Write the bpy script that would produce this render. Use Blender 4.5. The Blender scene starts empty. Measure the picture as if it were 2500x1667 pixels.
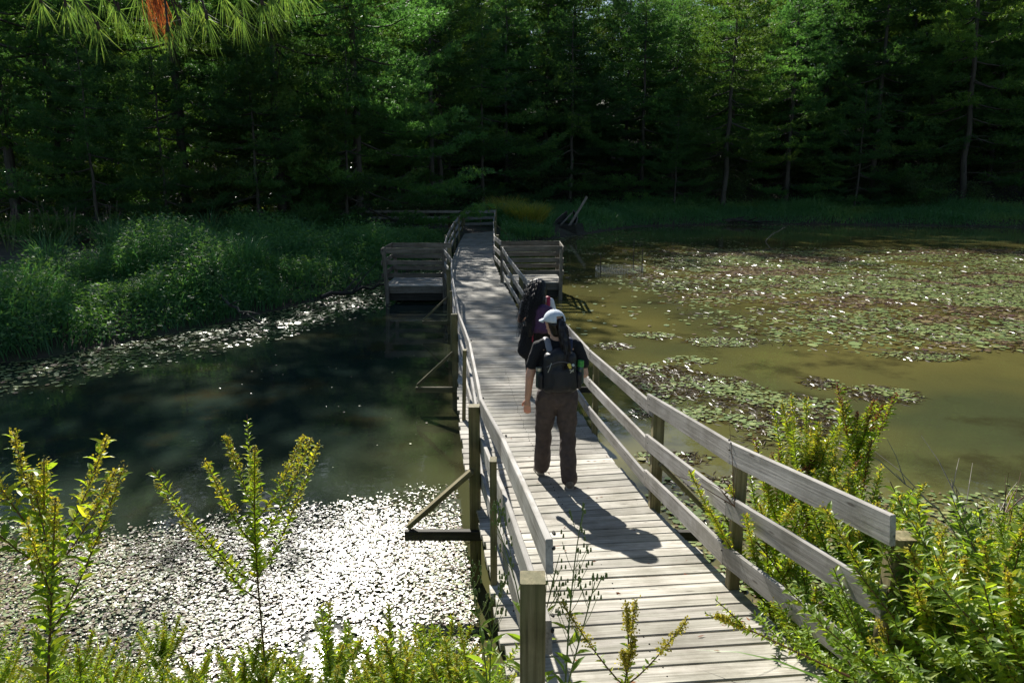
import bpy, bmesh, math, random
import numpy as np
from mathutils import Vector, Matrix

random.seed(7)
RNG = np.random.default_rng(7)
R = math.radians
scene = bpy.context.scene
COL = scene.collection

# ---------------------------------------------------------------- camera, world, sun, exposure
CAM_Z = 3.5
PITCH = 12.79
cam_data = bpy.data.cameras.new("camera")
cam_data.sensor_width = 36.0
cam_data.lens = 36.0 * 1800 / 2500
cam_data.clip_start = 0.05
cam_data.clip_end = 2000
cam = bpy.data.objects.new("camera", cam_data)
COL.objects.link(cam)
cam.location = (0, 0, CAM_Z)
cam.rotation_euler = (R(90 - PITCH), 0, 0)
scene.camera = cam

SUN_EL, SUN_AZ = 35.0, -16.2            # azimuth from +Y, negative to the left
world = bpy.data.worlds.new("World")
scene.world = world
world.use_nodes = True
wn = world.node_tree
bg = wn.nodes['Background']
sky = wn.nodes.new('ShaderNodeTexSky')
sky.sky_type = 'NISHITA'
sky.sun_disc = False
sky.sun_elevation = R(SUN_EL)
sky.sun_rotation = R(SUN_AZ)
sky.air_density = 1.0
sky.dust_density = 0.4
wn.links.new(sky.outputs[0], bg.inputs[0])
bg.inputs[1].default_value = 0.056
sd = Vector((math.sin(R(SUN_AZ)) * math.cos(R(SUN_EL)), math.cos(R(SUN_AZ)) * math.cos(R(SUN_EL)), math.sin(R(SUN_EL))))
sun_data = bpy.data.lights.new("sun", 'SUN')
sun_data.energy = 5.0
sun_data.angle = R(0.5)
sun_data.color = (1.0, 0.955, 0.88)
sun = bpy.data.objects.new("sun", sun_data)
COL.objects.link(sun)
sun.rotation_euler = (-sd).to_track_quat('-Z', 'Y').to_euler()
sun.location = (-20, 60, 60)

scene.render.engine = 'CYCLES'
scene.view_settings.view_transform = 'Standard'
scene.view_settings.look = 'None'
scene.view_settings.exposure = 0.9
scene.view_settings.gamma = 1.0
scene.view_settings.use_curve_mapping = False
scene.cycles.max_bounces = 6
scene.cycles.transparent_max_bounces = 6

# ---------------------------------------------------------------- helpers
def tag(o, label=None, cat=None, group=None, kind=None):
    if label: o['label'] = label
    if cat: o['category'] = cat
    if group: o['group'] = group
    if kind: o['kind'] = kind
    return o

def empty(name, loc=(0, 0, 0), rz=0.0):
    o = bpy.data.objects.new(name, None)
    COL.objects.link(o)
    o.empty_display_size = 0.2
    o.location = loc
    o.rotation_euler = (0, 0, rz)
    return o

def copy_tree(o, parent=None):
    c = o.copy()
    COL.objects.link(c)
    c.parent = parent
    for ch in list(o.children):
        copy_tree(ch, c)
    return c

class MB:
    """collects faces of any kind and builds ONE mesh object"""
    def __init__(s):
        s.v = []; s.loops = []; s.tot = []; s.n = 0; s.g = []; s.t = []; s.mi = []
    def add(s, v, f, tone=None, g=None, mi=0):
        v = np.asarray(v, dtype=np.float64).reshape(-1, 3)
        f = np.asarray(f, dtype=np.int64)
        s.v.append(v)
        s.loops.append((f + s.n).ravel())
        s.tot.append(np.full(len(f), f.shape[1], dtype=np.int64))
        s.mi.append(np.full(len(f), mi, dtype=np.int64))
        m = len(v)
        if tone is None: tone = random.random()
        tone = np.broadcast_to(np.asarray(tone, dtype=np.float64), (m,))
        s.t.append(tone)
        s.g.append(v * 1.0 if g is None else np.asarray(g, dtype=np.float64))
        s.n += m
    def build(s, name, mats, parent=None, smooth=False):
        me = bpy.data.meshes.new(name)
        V = np.concatenate(s.v); L = np.concatenate(s.loops); T = np.concatenate(s.tot)
        me.vertices.add(len(V)); me.vertices.foreach_set('co', V.ravel().astype(np.float32))
        me.loops.add(len(L)); me.loops.foreach_set('vertex_index', L.astype(np.int32))
        me.polygons.add(len(T))
        st = np.concatenate([[0], np.cumsum(T)[:-1]])
        me.polygons.foreach_set('loop_start', st.astype(np.int32))
        me.polygons.foreach_set('loop_total', T.astype(np.int32))
        if not isinstance(mats, (list, tuple)): mats = [mats]
        for m in mats: me.materials.append(m)
        me.polygons.foreach_set('material_index', np.concatenate(s.mi).astype(np.int32))
        me.update(calc_edges=True)
        a = me.attributes.new('tone', 'FLOAT', 'POINT')
        a.data.foreach_set('value', np.concatenate(s.t).astype(np.float32))
        a = me.attributes.new('gco', 'FLOAT_VECTOR', 'POINT')
        a.data.foreach_set('vector', np.concatenate(s.g).ravel().astype(np.float32))
        me.polygons.foreach_set('use_smooth', np.full(len(T), bool(smooth)))
        me.validate()
        o = bpy.data.objects.new(name, me)
        COL.objects.link(o)
        if parent: o.parent = parent
        return o

def norm(a):
    return a / np.maximum(np.linalg.norm(a, axis=-1, keepdims=True), 1e-9)

def board(mb, p0, p1, w, h, up=(0, 0, 1), ch=0.004, tone=None, twist=0.0):
    """timber from p0 to p1, w wide sideways, h high along up, chamfered edges"""
    p0 = np.array(p0, float); p1 = np.array(p1, float)
    d = p1 - p0; L = np.linalg.norm(d); d = d / L
    up = np.array(up, float); side = np.cross(d, up); side /= np.linalg.norm(side)
    up = np.cross(side, d)
    a, b = w / 2, h / 2
    prof = np.array([(-a + ch, -b), (a - ch, -b), (a, -b + ch), (a, b - ch), (a - ch, b), (-a + ch, b), (-a, b - ch), (-a, -b + ch)])
    seg = max(1, int(L / 0.6)) if L > 1.0 else 1
    ox, oy = random.random() * 50, random.random() * 50
    vs = []; gs = []
    for i in range(seg + 1):
        t = i / seg
        c = p0 + d * L * t
        j = (RNG.random(2) - .5) * 0.004 if 0 < i < seg else np.zeros(2)
        for (x, y) in prof:
            vs.append(c + side * (x + j[0]) + up * (y + j[1]))
            gs.append((t * L + ox, x + oy, y + oy * .5))
    n = 8
    f = [(i * n + k, i * n + (k + 1) % n, (i + 1) * n + (k + 1) % n, (i + 1) * n + k) for i in range(seg) for k in range(n)]
    if tone is None: tone = random.random()
    mb.add(vs, f, tone, gs)
    mb.add(vs[:n], [tuple(range(n))[::-1]], tone, gs[:n])
    mb.add(vs[-n:], [tuple(range(n))], tone, gs[-n:])

def polyrail(mb, pts, w, h):
    """one rail made of boards that butt at the points"""
    for a, b in zip(pts[:-1], pts[1:]):
        board(mb, a, b, w, h)

def tube(mb, pts, rads, n=7, tone=None, cap=True):
    pts = np.array(pts, float); m = len(pts)
    rads = np.broadcast_to(np.asarray(rads, float), (m,))
    tan = np.gradient(pts, axis=0); tan = norm(tan)
    ref = np.array([0.31, 0.17, 0.93]) if abs(tan[0][2]) < .9 else np.array([1.0, 0.1, 0])
    s = norm(np.cross(tan, ref)); u = np.cross(s, tan)
    ang = np.arange(n) * 2 * math.pi / n
    ring = (s[:, None, :] * np.cos(ang)[None, :, None] + u[:, None, :] * np.sin(ang)[None, :, None]) * rads[:, None, None] + pts[:, None, :]
    V = ring.reshape(-1, 3)
    cl = np.concatenate([[0], np.cumsum(np.linalg.norm(np.diff(pts, axis=0), axis=1))])
    G = np.stack([np.repeat(cl, n), np.tile(np.cos(ang), m) * .1, np.tile(np.sin(ang), m) * .1], 1)
    f = [(i * n + k, i * n + (k + 1) % n, (i + 1) * n + (k + 1) % n, (i + 1) * n + k) for i in range(m - 1) for k in range(n)]
    if tone is None: tone = random.random()
    mb.add(V, f, tone, G)
    if cap:
        mb.add(V[:n], [tuple(range(n))[::-1]], tone, G[:n])
        mb.add(V[-n:], [tuple(range(n))], tone, G[-n:])

def capsule(mb, p0, r0, p1, r1, sq=(1, 1), n=14, fwd=(0, 1, 0)):
    """tapered capsule from p0 to p1; cross-section scaled sq[0] sideways, sq[1] along fwd"""
    p0 = np.array(p0, float); p1 = np.array(p1, float)
    ax = p1 - p0; L = np.linalg.norm(ax); ax = ax / L if L > 1e-6 else np.array([0, 0, 1.])
    f = np.array(fwd, float); f = f - ax * f.dot(ax)
    if np.linalg.norm(f) < 1e-3: f = np.array([0, 0, 1.]) - ax * ax[2]
    f /= np.linalg.norm(f); s = np.cross(f, ax)
    rows = []
    for th in np.linspace(-math.pi / 2, 0, 5): rows.append((p0 + ax * r0 * math.sin(th) * .95, r0 * math.cos(th)))
    for th in np.linspace(0, math.pi / 2, 5): rows.append((p1 + ax * r1 * math.sin(th) * .95, r1 * math.cos(th)))
    V = []
    for c, r in rows:
        r = max(r, 1e-4)
        for k in range(n):
            a = 2 * math.pi * k / n
            V.append(c + s * math.cos(a) * r * sq[0] + f * math.sin(a) * r * sq[1])
    m = len(rows)
    F = [(i * n + k, i * n + (k + 1) % n, (i + 1) * n + (k + 1) % n, (i + 1) * n + k) for i in range(m - 1) for k in range(n)]
    mb.add(V, F, .5)
    mb.add(V[:n], [tuple(range(n))[::-1]], .5); mb.add(V[-n:], [tuple(range(n))], .5)

def needles(mb, pos, d, K, L, w, spread, tone=None, mi=0):
    N = len(pos)
    dd = norm(d[:, None, :] + spread * RNG.normal(size=(N, K, 3)))
    side = norm(np.cross(dd, RNG.normal(size=(N, K, 3))))
    LL = L * (0.7 + 0.6 * RNG.random((N, K, 1)))
    b = pos[:, None, :] + np.zeros((N, K, 3))
    V = np.stack([b - side * w / 2, b + side * w / 2, b + dd * LL], 2).reshape(-1, 3)
    f = np.arange(len(V)).reshape(-1, 3)
    if tone is None: t = np.repeat(RNG.random(N), K * 3)
    else: t = np.repeat(tone, K * 3)
    mb.add(V, f, t, mi=mi)

def leaves(mb, pos, d, L, w, tone=None, fold=0.25, droop=0.2, mi=0):
    """lance shaped leaves with a folded midrib: 6 vertices, 4 faces"""
    N = len(pos)
    d = norm(d)
    L = np.broadcast_to(np.asarray(L, float), (N,))[:, None]; w = np.broadcast_to(np.asarray(w, float), (N,))[:, None]
    rnd = RNG.normal(size=(N, 3)) * .35 + np.array([0, 0, 1.0])
    side = norm(np.cross(d, rnd)); nrm = np.cross(side, d)
    m1 = pos + d * L * .35; m2 = pos + d * L * .7 - nrm * L * droop * .3; tip = pos + d * L - nrm * L * droop
    up = nrm * w * fold
    V = np.stack([pos, m1 - side * w * .5 + up, m1, m1 + side * w * .5 + up, m2 - side * w * .38 + up * .7, m2, m2 + side * w * .38 + up * .7, tip], 1).reshape(-1, 3)
    base = (np.arange(N) * 8)[:, None]
    tri = np.concatenate([base + np.array([[0, 2, 1]]), base + np.array([[0, 3, 2]]), base + np.array([[4, 5, 7]]), base + np.array([[5, 6, 7]])])
    quad = np.concatenate([base + np.array([[1, 2, 5, 4]]), base + np.array([[2, 3, 6, 5]])])
    t = RNG.random(N) if tone is None else tone
    t = np.repeat(t, 8)
    mb.add(V, tri, t, mi=mi)
    mb.v.append(np.zeros((0, 3))); 
    s_n = mb.n
    mb.n -= len(V)
    mb.loops.append((quad + mb.n).ravel()); mb.tot.append(np.full(len(quad), 4)); mb.mi.append(np.full(len(quad), mi))
    mb.n = s_n

def quads_leaf(mb, pos, d, L, w, tone=None, mi=0):
    """small simple leaves: one diamond each"""
    N = len(pos)
    d = norm(d); side = norm(np.cross(d, RNG.normal(size=(N, 3)) * .6 + np.array([0, 0, 1.])))
    L = np.broadcast_to(np.asarray(L, float), (N,))[:, None]; w = np.broadcast_to(np.asarray(w, float), (N,))[:, None]
    V = np.stack([pos, pos + d * L * .45 - side * w / 2, pos + d * L, pos + d * L * .45 + side * w / 2], 1).reshape(-1, 3)
    t = RNG.random(N) if tone is None else tone
    mb.add(V, np.arange(4 * N).reshape(-1, 4), np.repeat(t, 4), mi=mi)

def blades(mb, pos, H, w, lean, tone=None, az=None, mi=0, curl=1.0):
    N = len(pos)
    H = np.broadcast_to(np.asarray(H, float), (N,)); w = np.broadcast_to(np.asarray(w, float), (N,)); lean = np.broadcast_to(np.asarray(lean, float), (N,))
    if az is None: az = RNG.random(N) * 2 * math.pi
    dr = np.stack([np.cos(az), np.sin(az), np.zeros(N)], 1)
    sa = az + math.pi / 2 + RNG.normal(size=N) * .5
    side = np.stack([np.cos(sa), np.sin(sa), np.zeros(N)], 1)
    rows = []
    for t, ww in ((0, .8), (.4, 1), (.75, .75)):
        c = pos + dr * (lean * H * t ** 2)[:, None] * curl + np.array([0, 0, 1.]) * (H * (t - .35 * lean * t ** 2.5))[:, None]
        rows += [c - side * (w * ww / 2)[:, None], c + side * (w * ww / 2)[:, None]]
    rows.append(pos + dr * (lean * H)[:, None] * curl + np.array([0, 0, 1.]) * (H * (1 - .45 * lean))[:, None])
    V = np.stack(rows, 1).reshape(-1, 3)
    base = (np.arange(N) * 7)[:, None]
    quad = np.concatenate([base + np.array([[0, 1, 3, 2]]), base + np.array([[2, 3, 5, 4]])])
    tri = base + np.array([[4, 5, 6]])
    t = RNG.random(N) if tone is None else tone
    t = np.repeat(t, 7)
    mb.add(V, quad, t, mi=mi)
    s_n = mb.n; mb.n -= len(V)
    mb.v.append(np.zeros((0, 3)))
    mb.loops.append((tri + mb.n).ravel()); mb.tot.append(np.full(len(tri), 3)); mb.mi.append(np.full(len(tri), mi))
    mb.n = s_n

def pnoise(x, y, s=1.0, seed=0.0):
    """cheap smooth noise in about -1..1"""
    x = x / s + seed * 7.3; y = y / s - seed * 3.1
    return (np.sin(x * 1.3 + 1.7 * np.sin(y * .9 + seed)) + np.sin(y * 1.7 + 1.3 * np.sin(x * 1.1 + 2 * seed)) + .6 * np.sin(2.7 * x + 1.9 * y + seed) + .5 * np.sin(3.9 * y - 2.3 * x)) / 3.1

# ---------------------------------------------------------------- materials
def new_mat(name):
    m = bpy.data.materials.new(name); m.use_nodes = True
    nt = m.node_tree
    return m, nt, nt.nodes['Principled BSDF'], nt.nodes['Material Output']

def node(nt, t, **kw):
    n = nt.nodes.new(t)
    for k, v in kw.items(): setattr(n, k, v)
    return n

def ramp(nt, stops):
    r = nt.nodes.new('ShaderNodeValToRGB')
    e = r.color_ramp.elements
    while len(e) > 1: e.remove(e[-1])
    e[0].position, e[0].color = stops[0][0], (*stops[0][1], 1)
    for p, c in stops[1:]:
        k = e.new(p); k.color = (*c, 1)
    return r

def wood_mat(name, dark, mid, light, stain=None, stain_amt=0.5, rough=0.75):
    m, nt, bs, out = new_mat(name)
    at = node(nt, 'ShaderNodeAttribute', attribute_name='gco')
    tn = node(nt, 'ShaderNodeAttribute', attribute_name='tone')
    mp = node(nt, 'ShaderNodeMapping'); mp.inputs['Scale'].default_value = (2.0, 60, 60)
    nt.links.new(at.outputs['Vector'], mp.inputs[0])
    n1 = node(nt, 'ShaderNodeTexNoise'); n1.inputs['Scale'].default_value = 1.0; n1.inputs['Detail'].default_value = 6; n1.inputs['Roughness'].default_value = .65
    nt.links.new(mp.outputs[0], n1.inputs['Vector'])
    mp2 = node(nt, 'ShaderNodeMapping'); mp2.inputs['Scale'].default_value = (1.2, 9, 9)
    nt.links.new(at.outputs['Vector'], mp2.inputs[0])
    n2 = node(nt, 'ShaderNodeTexNoise'); n2.inputs['Scale'].default_value = 1.5; n2.inputs['Detail'].default_value = 5
    nt.links.new(mp2.outputs[0], n2.inputs['Vector'])
    rp = ramp(nt, [(0.28, dark), (0.46, mid), (0.68, light)])
    nt.links.new(n1.outputs['Fac'], rp.inputs[0])
    # tone per board
    hs = node(nt, 'ShaderNodeHueSaturation')
    mr = node(nt, 'ShaderNodeMapRange'); mr.inputs['To Min'].default_value = .6; mr.inputs['To Max'].default_value = 1.16
    nt.links.new(tn.outputs['Fac'], mr.inputs['Value']); nt.links.new(mr.outputs[0], hs.inputs['Value'])
    nt.links.new(rp.outputs[0], hs.inputs['Color'])
    last = hs.outputs[0]
    rs = ramp(nt, [(0.42, (0, 0, 0)), (0.62, (1, 1, 1))])
    nt.links.new(n2.outputs['Fac'], rs.inputs[0])
    mx = node(nt, 'ShaderNodeMixRGB', blend_type='MIX')
    mm = node(nt, 'ShaderNodeMath', operation='MULTIPLY'); mm.inputs[1].default_value = stain_amt
    nt.links.new(rs.outputs[0], mm.inputs[0]); nt.links.new(mm.outputs[0], mx.inputs[0])
    nt.links.new(last, mx.inputs[1]); mx.inputs[2].default_value = (*(stain or dark), 1)
    # knots
    mp3 = node(nt, 'ShaderNodeMapping'); mp3.inputs['Scale'].default_value = (3.0, 14, 14)
    nt.links.new(at.outputs['Vector'], mp3.inputs[0])
    vo = node(nt, 'ShaderNodeTexVoronoi'); vo.inputs['Scale'].default_value = 1.0
    nt.links.new(mp3.outputs[0], vo.inputs['Vector'])
    kr = ramp(nt, [(0.06, (0.25, .22, .2)), (0.13, (1, 1, 1))])
    nt.links.new(vo.outputs['Distance'], kr.inputs[0])
    mk = node(nt, 'ShaderNodeMixRGB', blend_type='MULTIPLY'); mk.inputs[0].default_value = .8
    nt.links.new(mx.outputs[0], mk.inputs[1]); nt.links.new(kr.outputs[0], mk.inputs[2])
    # blotchy grime that runs across neighbouring boards
    tcw = node(nt, 'ShaderNodeTexCoord'); ng = node(nt, 'ShaderNodeTexNoise'); ng.inputs['Scale'].default_value = 2.6; ng.inputs['Detail'].default_value = 6; ng.inputs['Roughness'].default_value = .7
    nt.links.new(tcw.outputs['Object'], ng.inputs['Vector'])
    gr = ramp(nt, [(.36, (.55, .53, .48)), (.56, (1, 1, 1))]); nt.links.new(ng.outputs['Fac'], gr.inputs[0])
    mg = node(nt, 'ShaderNodeMixRGB', blend_type='MULTIPLY'); mg.inputs[0].default_value = .75
    nt.links.new(mk.outputs[0], mg.inputs[1]); nt.links.new(gr.outputs[0], mg.inputs[2])
    nt.links.new(mg.outputs[0], bs.inputs['Base Color'])
    bs.inputs['Roughness'].default_value = rough
    bs.inputs['Specular IOR Level'].default_value = .35
    bp = node(nt, 'ShaderNodeBump'); bp.inputs['Strength'].default_value = .55; bp.inputs['Distance'].default_value = .004
    nt.links.new(n1.outputs['Fac'], bp.inputs['Height']); nt.links.new(bp.outputs[0], bs.inputs['Normal'])
    return m

def leaf_mat(name, c1, c2, c3=None, trans=0.5, rough=.5, spec=.4, tcol=None, rand=0.15):
    """diffuse + translucent leaf whose colour follows the per-leaf tone"""
    m, nt, bs, out = new_mat(name)
    tn = node(nt, 'ShaderNodeAttribute', attribute_name='tone')
    st = [(0.0, c1), (0.7, c2)] + ([(1.0, c3)] if c3 else [])
    rp = ramp(nt, st)
    nt.links.new(tn.outputs['Fac'], rp.inputs[0])
    oi = node(nt, 'ShaderNodeObjectInfo')
    hs = node(nt, 'ShaderNodeHueSaturation')
    mr = node(nt, 'ShaderNodeMapRange'); mr.inputs['To Min'].default_value = 1 - rand; mr.inputs['To Max'].default_value = 1 + rand
    nt.links.new(oi.outputs['Random'], mr.inputs['Value']); nt.links.new(mr.outputs[0], hs.inputs['Value'])
    nt.links.new(rp.outputs[0], hs.inputs['Color'])
    nt.links.new(hs.outputs[0], bs.inputs['Base Color'])
    bs.inputs['Roughness'].default_value = rough
    bs.inputs['Specular IOR Level'].default_value = spec
    tr = node(nt, 'ShaderNodeBsdfTranslucent')
    hs2 = node(nt, 'ShaderNodeMixRGB', blend_type='MULTIPLY'); hs2.inputs[0].default_value = 1
    nt.links.new(hs.outputs[0], hs2.inputs[1]); hs2.inputs[2].default_value = (*(tcol or (1.6, 1.5, .6)), 1)
    nt.links.new(hs2.outputs[0], tr.inputs['Color'])
    mx = node(nt, 'ShaderNodeMixShader'); mx.inputs[0].default_value = trans
    nt.links.new(bs.outputs[0], mx.inputs[1]); nt.links.new(tr.outputs[0], mx.inputs[2])
    nt.links.new(mx.outputs[0], out.inputs['Surface'])
    return m

def plain(name, col, rough=.7, spec=.4, nscale=0, namt=.3, bump=0, metal=0, col2=None):
    m, nt, bs, out = new_mat(name)
    bs.inputs['Base Color'].default_value = (*col, 1)
    bs.inputs['Roughness'].default_value = rough
    bs.inputs['Specular IOR Level'].default_value = spec
    bs.inputs['Metallic'].default_value = metal
    if nscale:
        tc = node(nt, 'ShaderNodeTexCoord')
        n = node(nt, 'ShaderNodeTexNoise'); n.inputs['Scale'].default_value = nscale; n.inputs['Detail'].default_value = 4
        nt.links.new(tc.outputs['Object'], n.inputs['Vector'])
        c2 = col2 or tuple(c * (1 - namt) for c in col)
        rp = ramp(nt, [(.35, c2), (.65, col)])
        nt.links.new(n.outputs['Fac'], rp.inputs[0]); nt.links.new(rp.outputs[0], bs.inputs['Base Color'])
        if bump:
            b = node(nt, 'ShaderNodeBump'); b.inputs['Strength'].default_value = bump; b.inputs['Distance'].default_value = .02
            nt.links.new(n.outputs['Fac'], b.inputs['Height']); nt.links.new(b.outputs[0], bs.inputs['Normal'])
    return m

M_DECK = wood_mat('weathered_deck_wood', (.16, .14, .11), (.43, .40, .34), (.62, .59, .51), stain=(.17, .17, .12), stain_amt=.45)
M_RAIL = wood_mat('weathered_rail_wood', (.17, .155, .14), (.38, .36, .33), (.52, .50, .46), stain=(.24, .23, .2), stain_amt=.5)
M_RAILB = wood_mat('brown_shaded_rail_wood', (.07, .06, .045), (.19, .165, .125), (.3, .27, .22), stain=(.11, .09, .06), stain_amt=.5)  # browner rail wood, darkened to hold the platform rails' backlit shade in its colour
M_POST = wood_mat('mossy_post_wood', (.06, .05, .025), (.22, .185, .09), (.36, .31, .17), stain=(.12, .12, .045), stain_amt=.7)
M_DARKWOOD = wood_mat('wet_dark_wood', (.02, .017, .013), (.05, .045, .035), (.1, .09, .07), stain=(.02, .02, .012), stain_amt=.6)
M_BARK = wood_mat('pine_bark', (.025, .021, .018), (.07, .06, .052), (.13, .115, .1), stain=(.06, .07, .04), stain_amt=.5)
M_STEM = plain('green_stem', (.12, .17, .04), .6)
M_STEMR = plain('red_brown_stem', (.14, .07, .035), .6)
M_TWIG = plain('rough_twig_bark', (.07, .055, .045), .95, spec=.03)
M_DRY = plain('dry_twig', (.32, .28, .23), .7)
M_PINE = leaf_mat('pine_needles', (.04, .10, .045), (.08, .18, .06), (.15, .25, .07), trans=.55, tcol=(1.5, 1.6, .7), rough=.5, rand=.32)
M_PINEY = leaf_mat('yellow_green_pine_needles', (.055, .12, .04), (.10, .19, .05), (.17, .24, .055), trans=.52, tcol=(1.6, 1.6, .6), rough=.5, rand=.28)
M_BROAD = leaf_mat('understory_leaves', (.035, .075, .03), (.07, .13, .04), (.13, .16, .05), trans=.45, rough=.28, spec=.6)
M_GRASS = leaf_mat('bank_grass_blades', (.06, .155, .07), (.11, .25, .09), (.2, .3, .09), trans=.45, tcol=(1.3, 1.5, .8), rough=.45)
M_SEDGE = leaf_mat('yellowing_sunlit_sedge_blades', (.2, .25, .06), (.36, .36, .08), (.45, .38, .12), trans=.5)  # yellowish blades, colour raised in place of sunlight that misses the clumps
M_MOUND = leaf_mat('bank_herb_leaves', (.06, .15, .06), (.12, .25, .08), (.24, .33, .08), trans=.45, rough=.55, spec=.25)
M_FG = leaf_mat('sunlit_leaves', (.14, .24, .035), (.26, .36, .045), (.46, .46, .06), trans=.55, tcol=(1.7, 1.65, .5), rough=.4, spec=.5)
M_FGD = leaf_mat('deep_green_leaves', (.11, .19, .04), (.20, .30, .045), (.33, .40, .07), trans=.52, tcol=(1.6, 1.6, .5), rough=.42, spec=.4)
M_FGRASS = leaf_mat('lush_grass_blades', (.12, .22, .05), (.2, .32, .06), (.34, .4, .1), trans=.5, tcol=(1.4, 1.5, .5), rough=.3, spec=.6)
M_FLOWER = leaf_mat('fading_flower_heads', (.30, .27, .04), (.44, .38, .06), (.52, .46, .1), trans=.45, tcol=(1.5, 1.45, .5), rough=.8)
M_RUST = leaf_mat('rust_flower_heads', (.16, .05, .025), (.28, .10, .04), (.35, .17, .06), trans=.3, tcol=(1.2, 1., .7), rough=.8)
M_NEARPINE = leaf_mat('fresh_pine_needles', (.09, .17, .06), (.14, .24, .07), (.22, .30, .09), trans=.5, tcol=(1.6, 1.6, .7), rough=.55, spec=.2)
M_DEADPINE = leaf_mat('dead_orange_needles', (.30, .08, .03), (.42, .13, .04), (.5, .2, .07), trans=.35, tcol=(1.3, 1.2, .8), rough=.5)

# pads: waxy, catch the sun
def pad_material():
    m, nt, bs, out = new_mat('floating_leaf_pads')
    tn = node(nt, 'ShaderNodeAttribute', attribute_name='tone')
    rp = ramp(nt, [(0.0, (.12, .18, .05)), (0.45, (.20, .26, .08)), (.72, (.30, .35, .12)), (.86, (.22, .17, .07)), (1.0, (.10, .045, .04))])
    nt.links.new(tn.outputs['Fac'], rp.inputs[0]); nt.links.new(rp.outputs[0], bs.inputs['Base Color'])
    bs.inputs['Roughness'].default_value = .34
    bs.inputs['Specular IOR Level'].default_value = .5
    return m
M_PAD = pad_material()
M_WEED = leaf_mat('brown_pondweed', (.05, .035, .015), (.09, .06, .02), (.13, .09, .035), trans=.2, rough=.35, spec=.6)

def water_material():
    m, nt, bs, out = new_mat('murky_pond_water')
    tc = node(nt, 'ShaderNodeTexCoord')
    n = node(nt, 'ShaderNodeTexNoise'); n.inputs['Scale'].default_value = .16; n.inputs['Detail'].default_value = 3; n.inputs['Roughness'].default_value = .5
    nt.links.new(tc.outputs['Object'], n.inputs['Vector'])
    rp = ramp(nt, [(.36, (.060, .068, .030)), (.5, (.112, .104, .034)), (.64, (.155, .138, .042))])
    nt.links.new(n.outputs['Fac'], rp.inputs[0])
    # left of the boardwalk shade is put into a darker base colour; right side silty
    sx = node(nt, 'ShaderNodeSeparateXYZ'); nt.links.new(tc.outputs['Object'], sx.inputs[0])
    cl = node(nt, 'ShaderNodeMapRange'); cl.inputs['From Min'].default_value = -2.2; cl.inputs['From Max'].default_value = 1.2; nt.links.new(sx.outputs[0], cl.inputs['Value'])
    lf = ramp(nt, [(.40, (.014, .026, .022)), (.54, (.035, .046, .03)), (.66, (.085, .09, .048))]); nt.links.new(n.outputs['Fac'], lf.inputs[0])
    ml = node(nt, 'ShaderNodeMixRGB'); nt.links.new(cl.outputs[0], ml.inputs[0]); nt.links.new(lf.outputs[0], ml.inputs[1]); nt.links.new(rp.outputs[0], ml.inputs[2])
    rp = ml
    # submerged weed mats
    n2 = node(nt, 'ShaderNodeTexNoise'); n2.inputs['Scale'].default_value = .55; n2.inputs['Detail'].default_value = 7; n2.inputs['Roughness'].default_value = .62
    nt.links.new(tc.outputs['Object'], n2.inputs['Vector'])
    r2 = ramp(nt, [(.53, (0, 0, 0)), (.63, (1, 1, 1))])
    nt.links.new(n2.outputs['Fac'], r2.inputs[0])
    mx = node(nt, 'ShaderNodeMixRGB'); mm = node(nt, 'ShaderNodeMath', operation='MULTIPLY'); mm.inputs[1].default_value = .72
    nt.links.new(r2.outputs[0], mm.inputs[0]); nt.links.new(mm.outputs[0], mx.inputs[0])
    nt.links.new(rp.outputs[0], mx.inputs[1]); mx.inputs[2].default_value = (.035, .03, .014, 1)
    nt.links.new(mx.outputs[0], bs.inputs['Base Color'])
    bs.inputs['Roughness'].default_value = .03
    bs.inputs['IOR'].default_value = 1.36
    w1 = node(nt, 'ShaderNodeTexNoise'); w1.inputs['Scale'].default_value = 2.2; w1.inputs['Detail'].default_value = 3
    nt.links.new(tc.outputs['Object'], w1.inputs['Vector'])
    w2 = node(nt, 'ShaderNodeTexNoise'); w2.inputs['Scale'].default_value = 11; w2.inputs['Detail'].default_value = 2
    nt.links.new(tc.outputs['Object'], w2.inputs['Vector'])
    ad = node(nt, 'ShaderNodeMath', operation='MULTIPLY_ADD'); ad.inputs[1].default_value = .12
    nt.links.new(w2.outputs['Fac'], ad.inputs[0]); nt.links.new(w1.outputs['Fac'], ad.inputs[2])
    bp = node(nt, 'ShaderNodeBump'); bp.inputs['Strength'].default_value = .16; bp.inputs['Distance'].default_value = .02
    nt.links.new(ad.outputs[0], bp.inputs['Height']); nt.links.new(bp.outputs[0], bs.inputs['Normal'])
    return m
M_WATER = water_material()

def ground_material():
    m, nt, bs, out = new_mat('forest_floor')
    tc = node(nt, 'ShaderNodeTexCoord')
    n = node(nt, 'ShaderNodeTexNoise'); n.inputs['Scale'].default_value = 1.1; n.inputs['Detail'].default_value = 9; n.inputs['Roughness'].default_value = .7
    nt.links.new(tc.outputs['Object'], n.inputs['Vector'])
    rp = ramp(nt, [(.32, (.018, .014, .009)), (.5, (.045, .036, .02)), (.66, (.04, .06, .022))])
    nt.links.new(n.outputs['Fac'], rp.inputs[0]); nt.links.new(rp.outputs[0], bs.inputs['Base Color'])
    bs.inputs['Roughness'].default_value = .85
    bp = node(nt, 'ShaderNodeBump'); bp.inputs['Strength'].default_value = .8; bp.inputs['Distance'].default_value = .08
    nt.links.new(n.outputs['Fac'], bp.inputs['Height']); nt.links.new(bp.outputs[0], bs.inputs['Normal'])
    return m
M_GROUND = ground_material()

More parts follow.
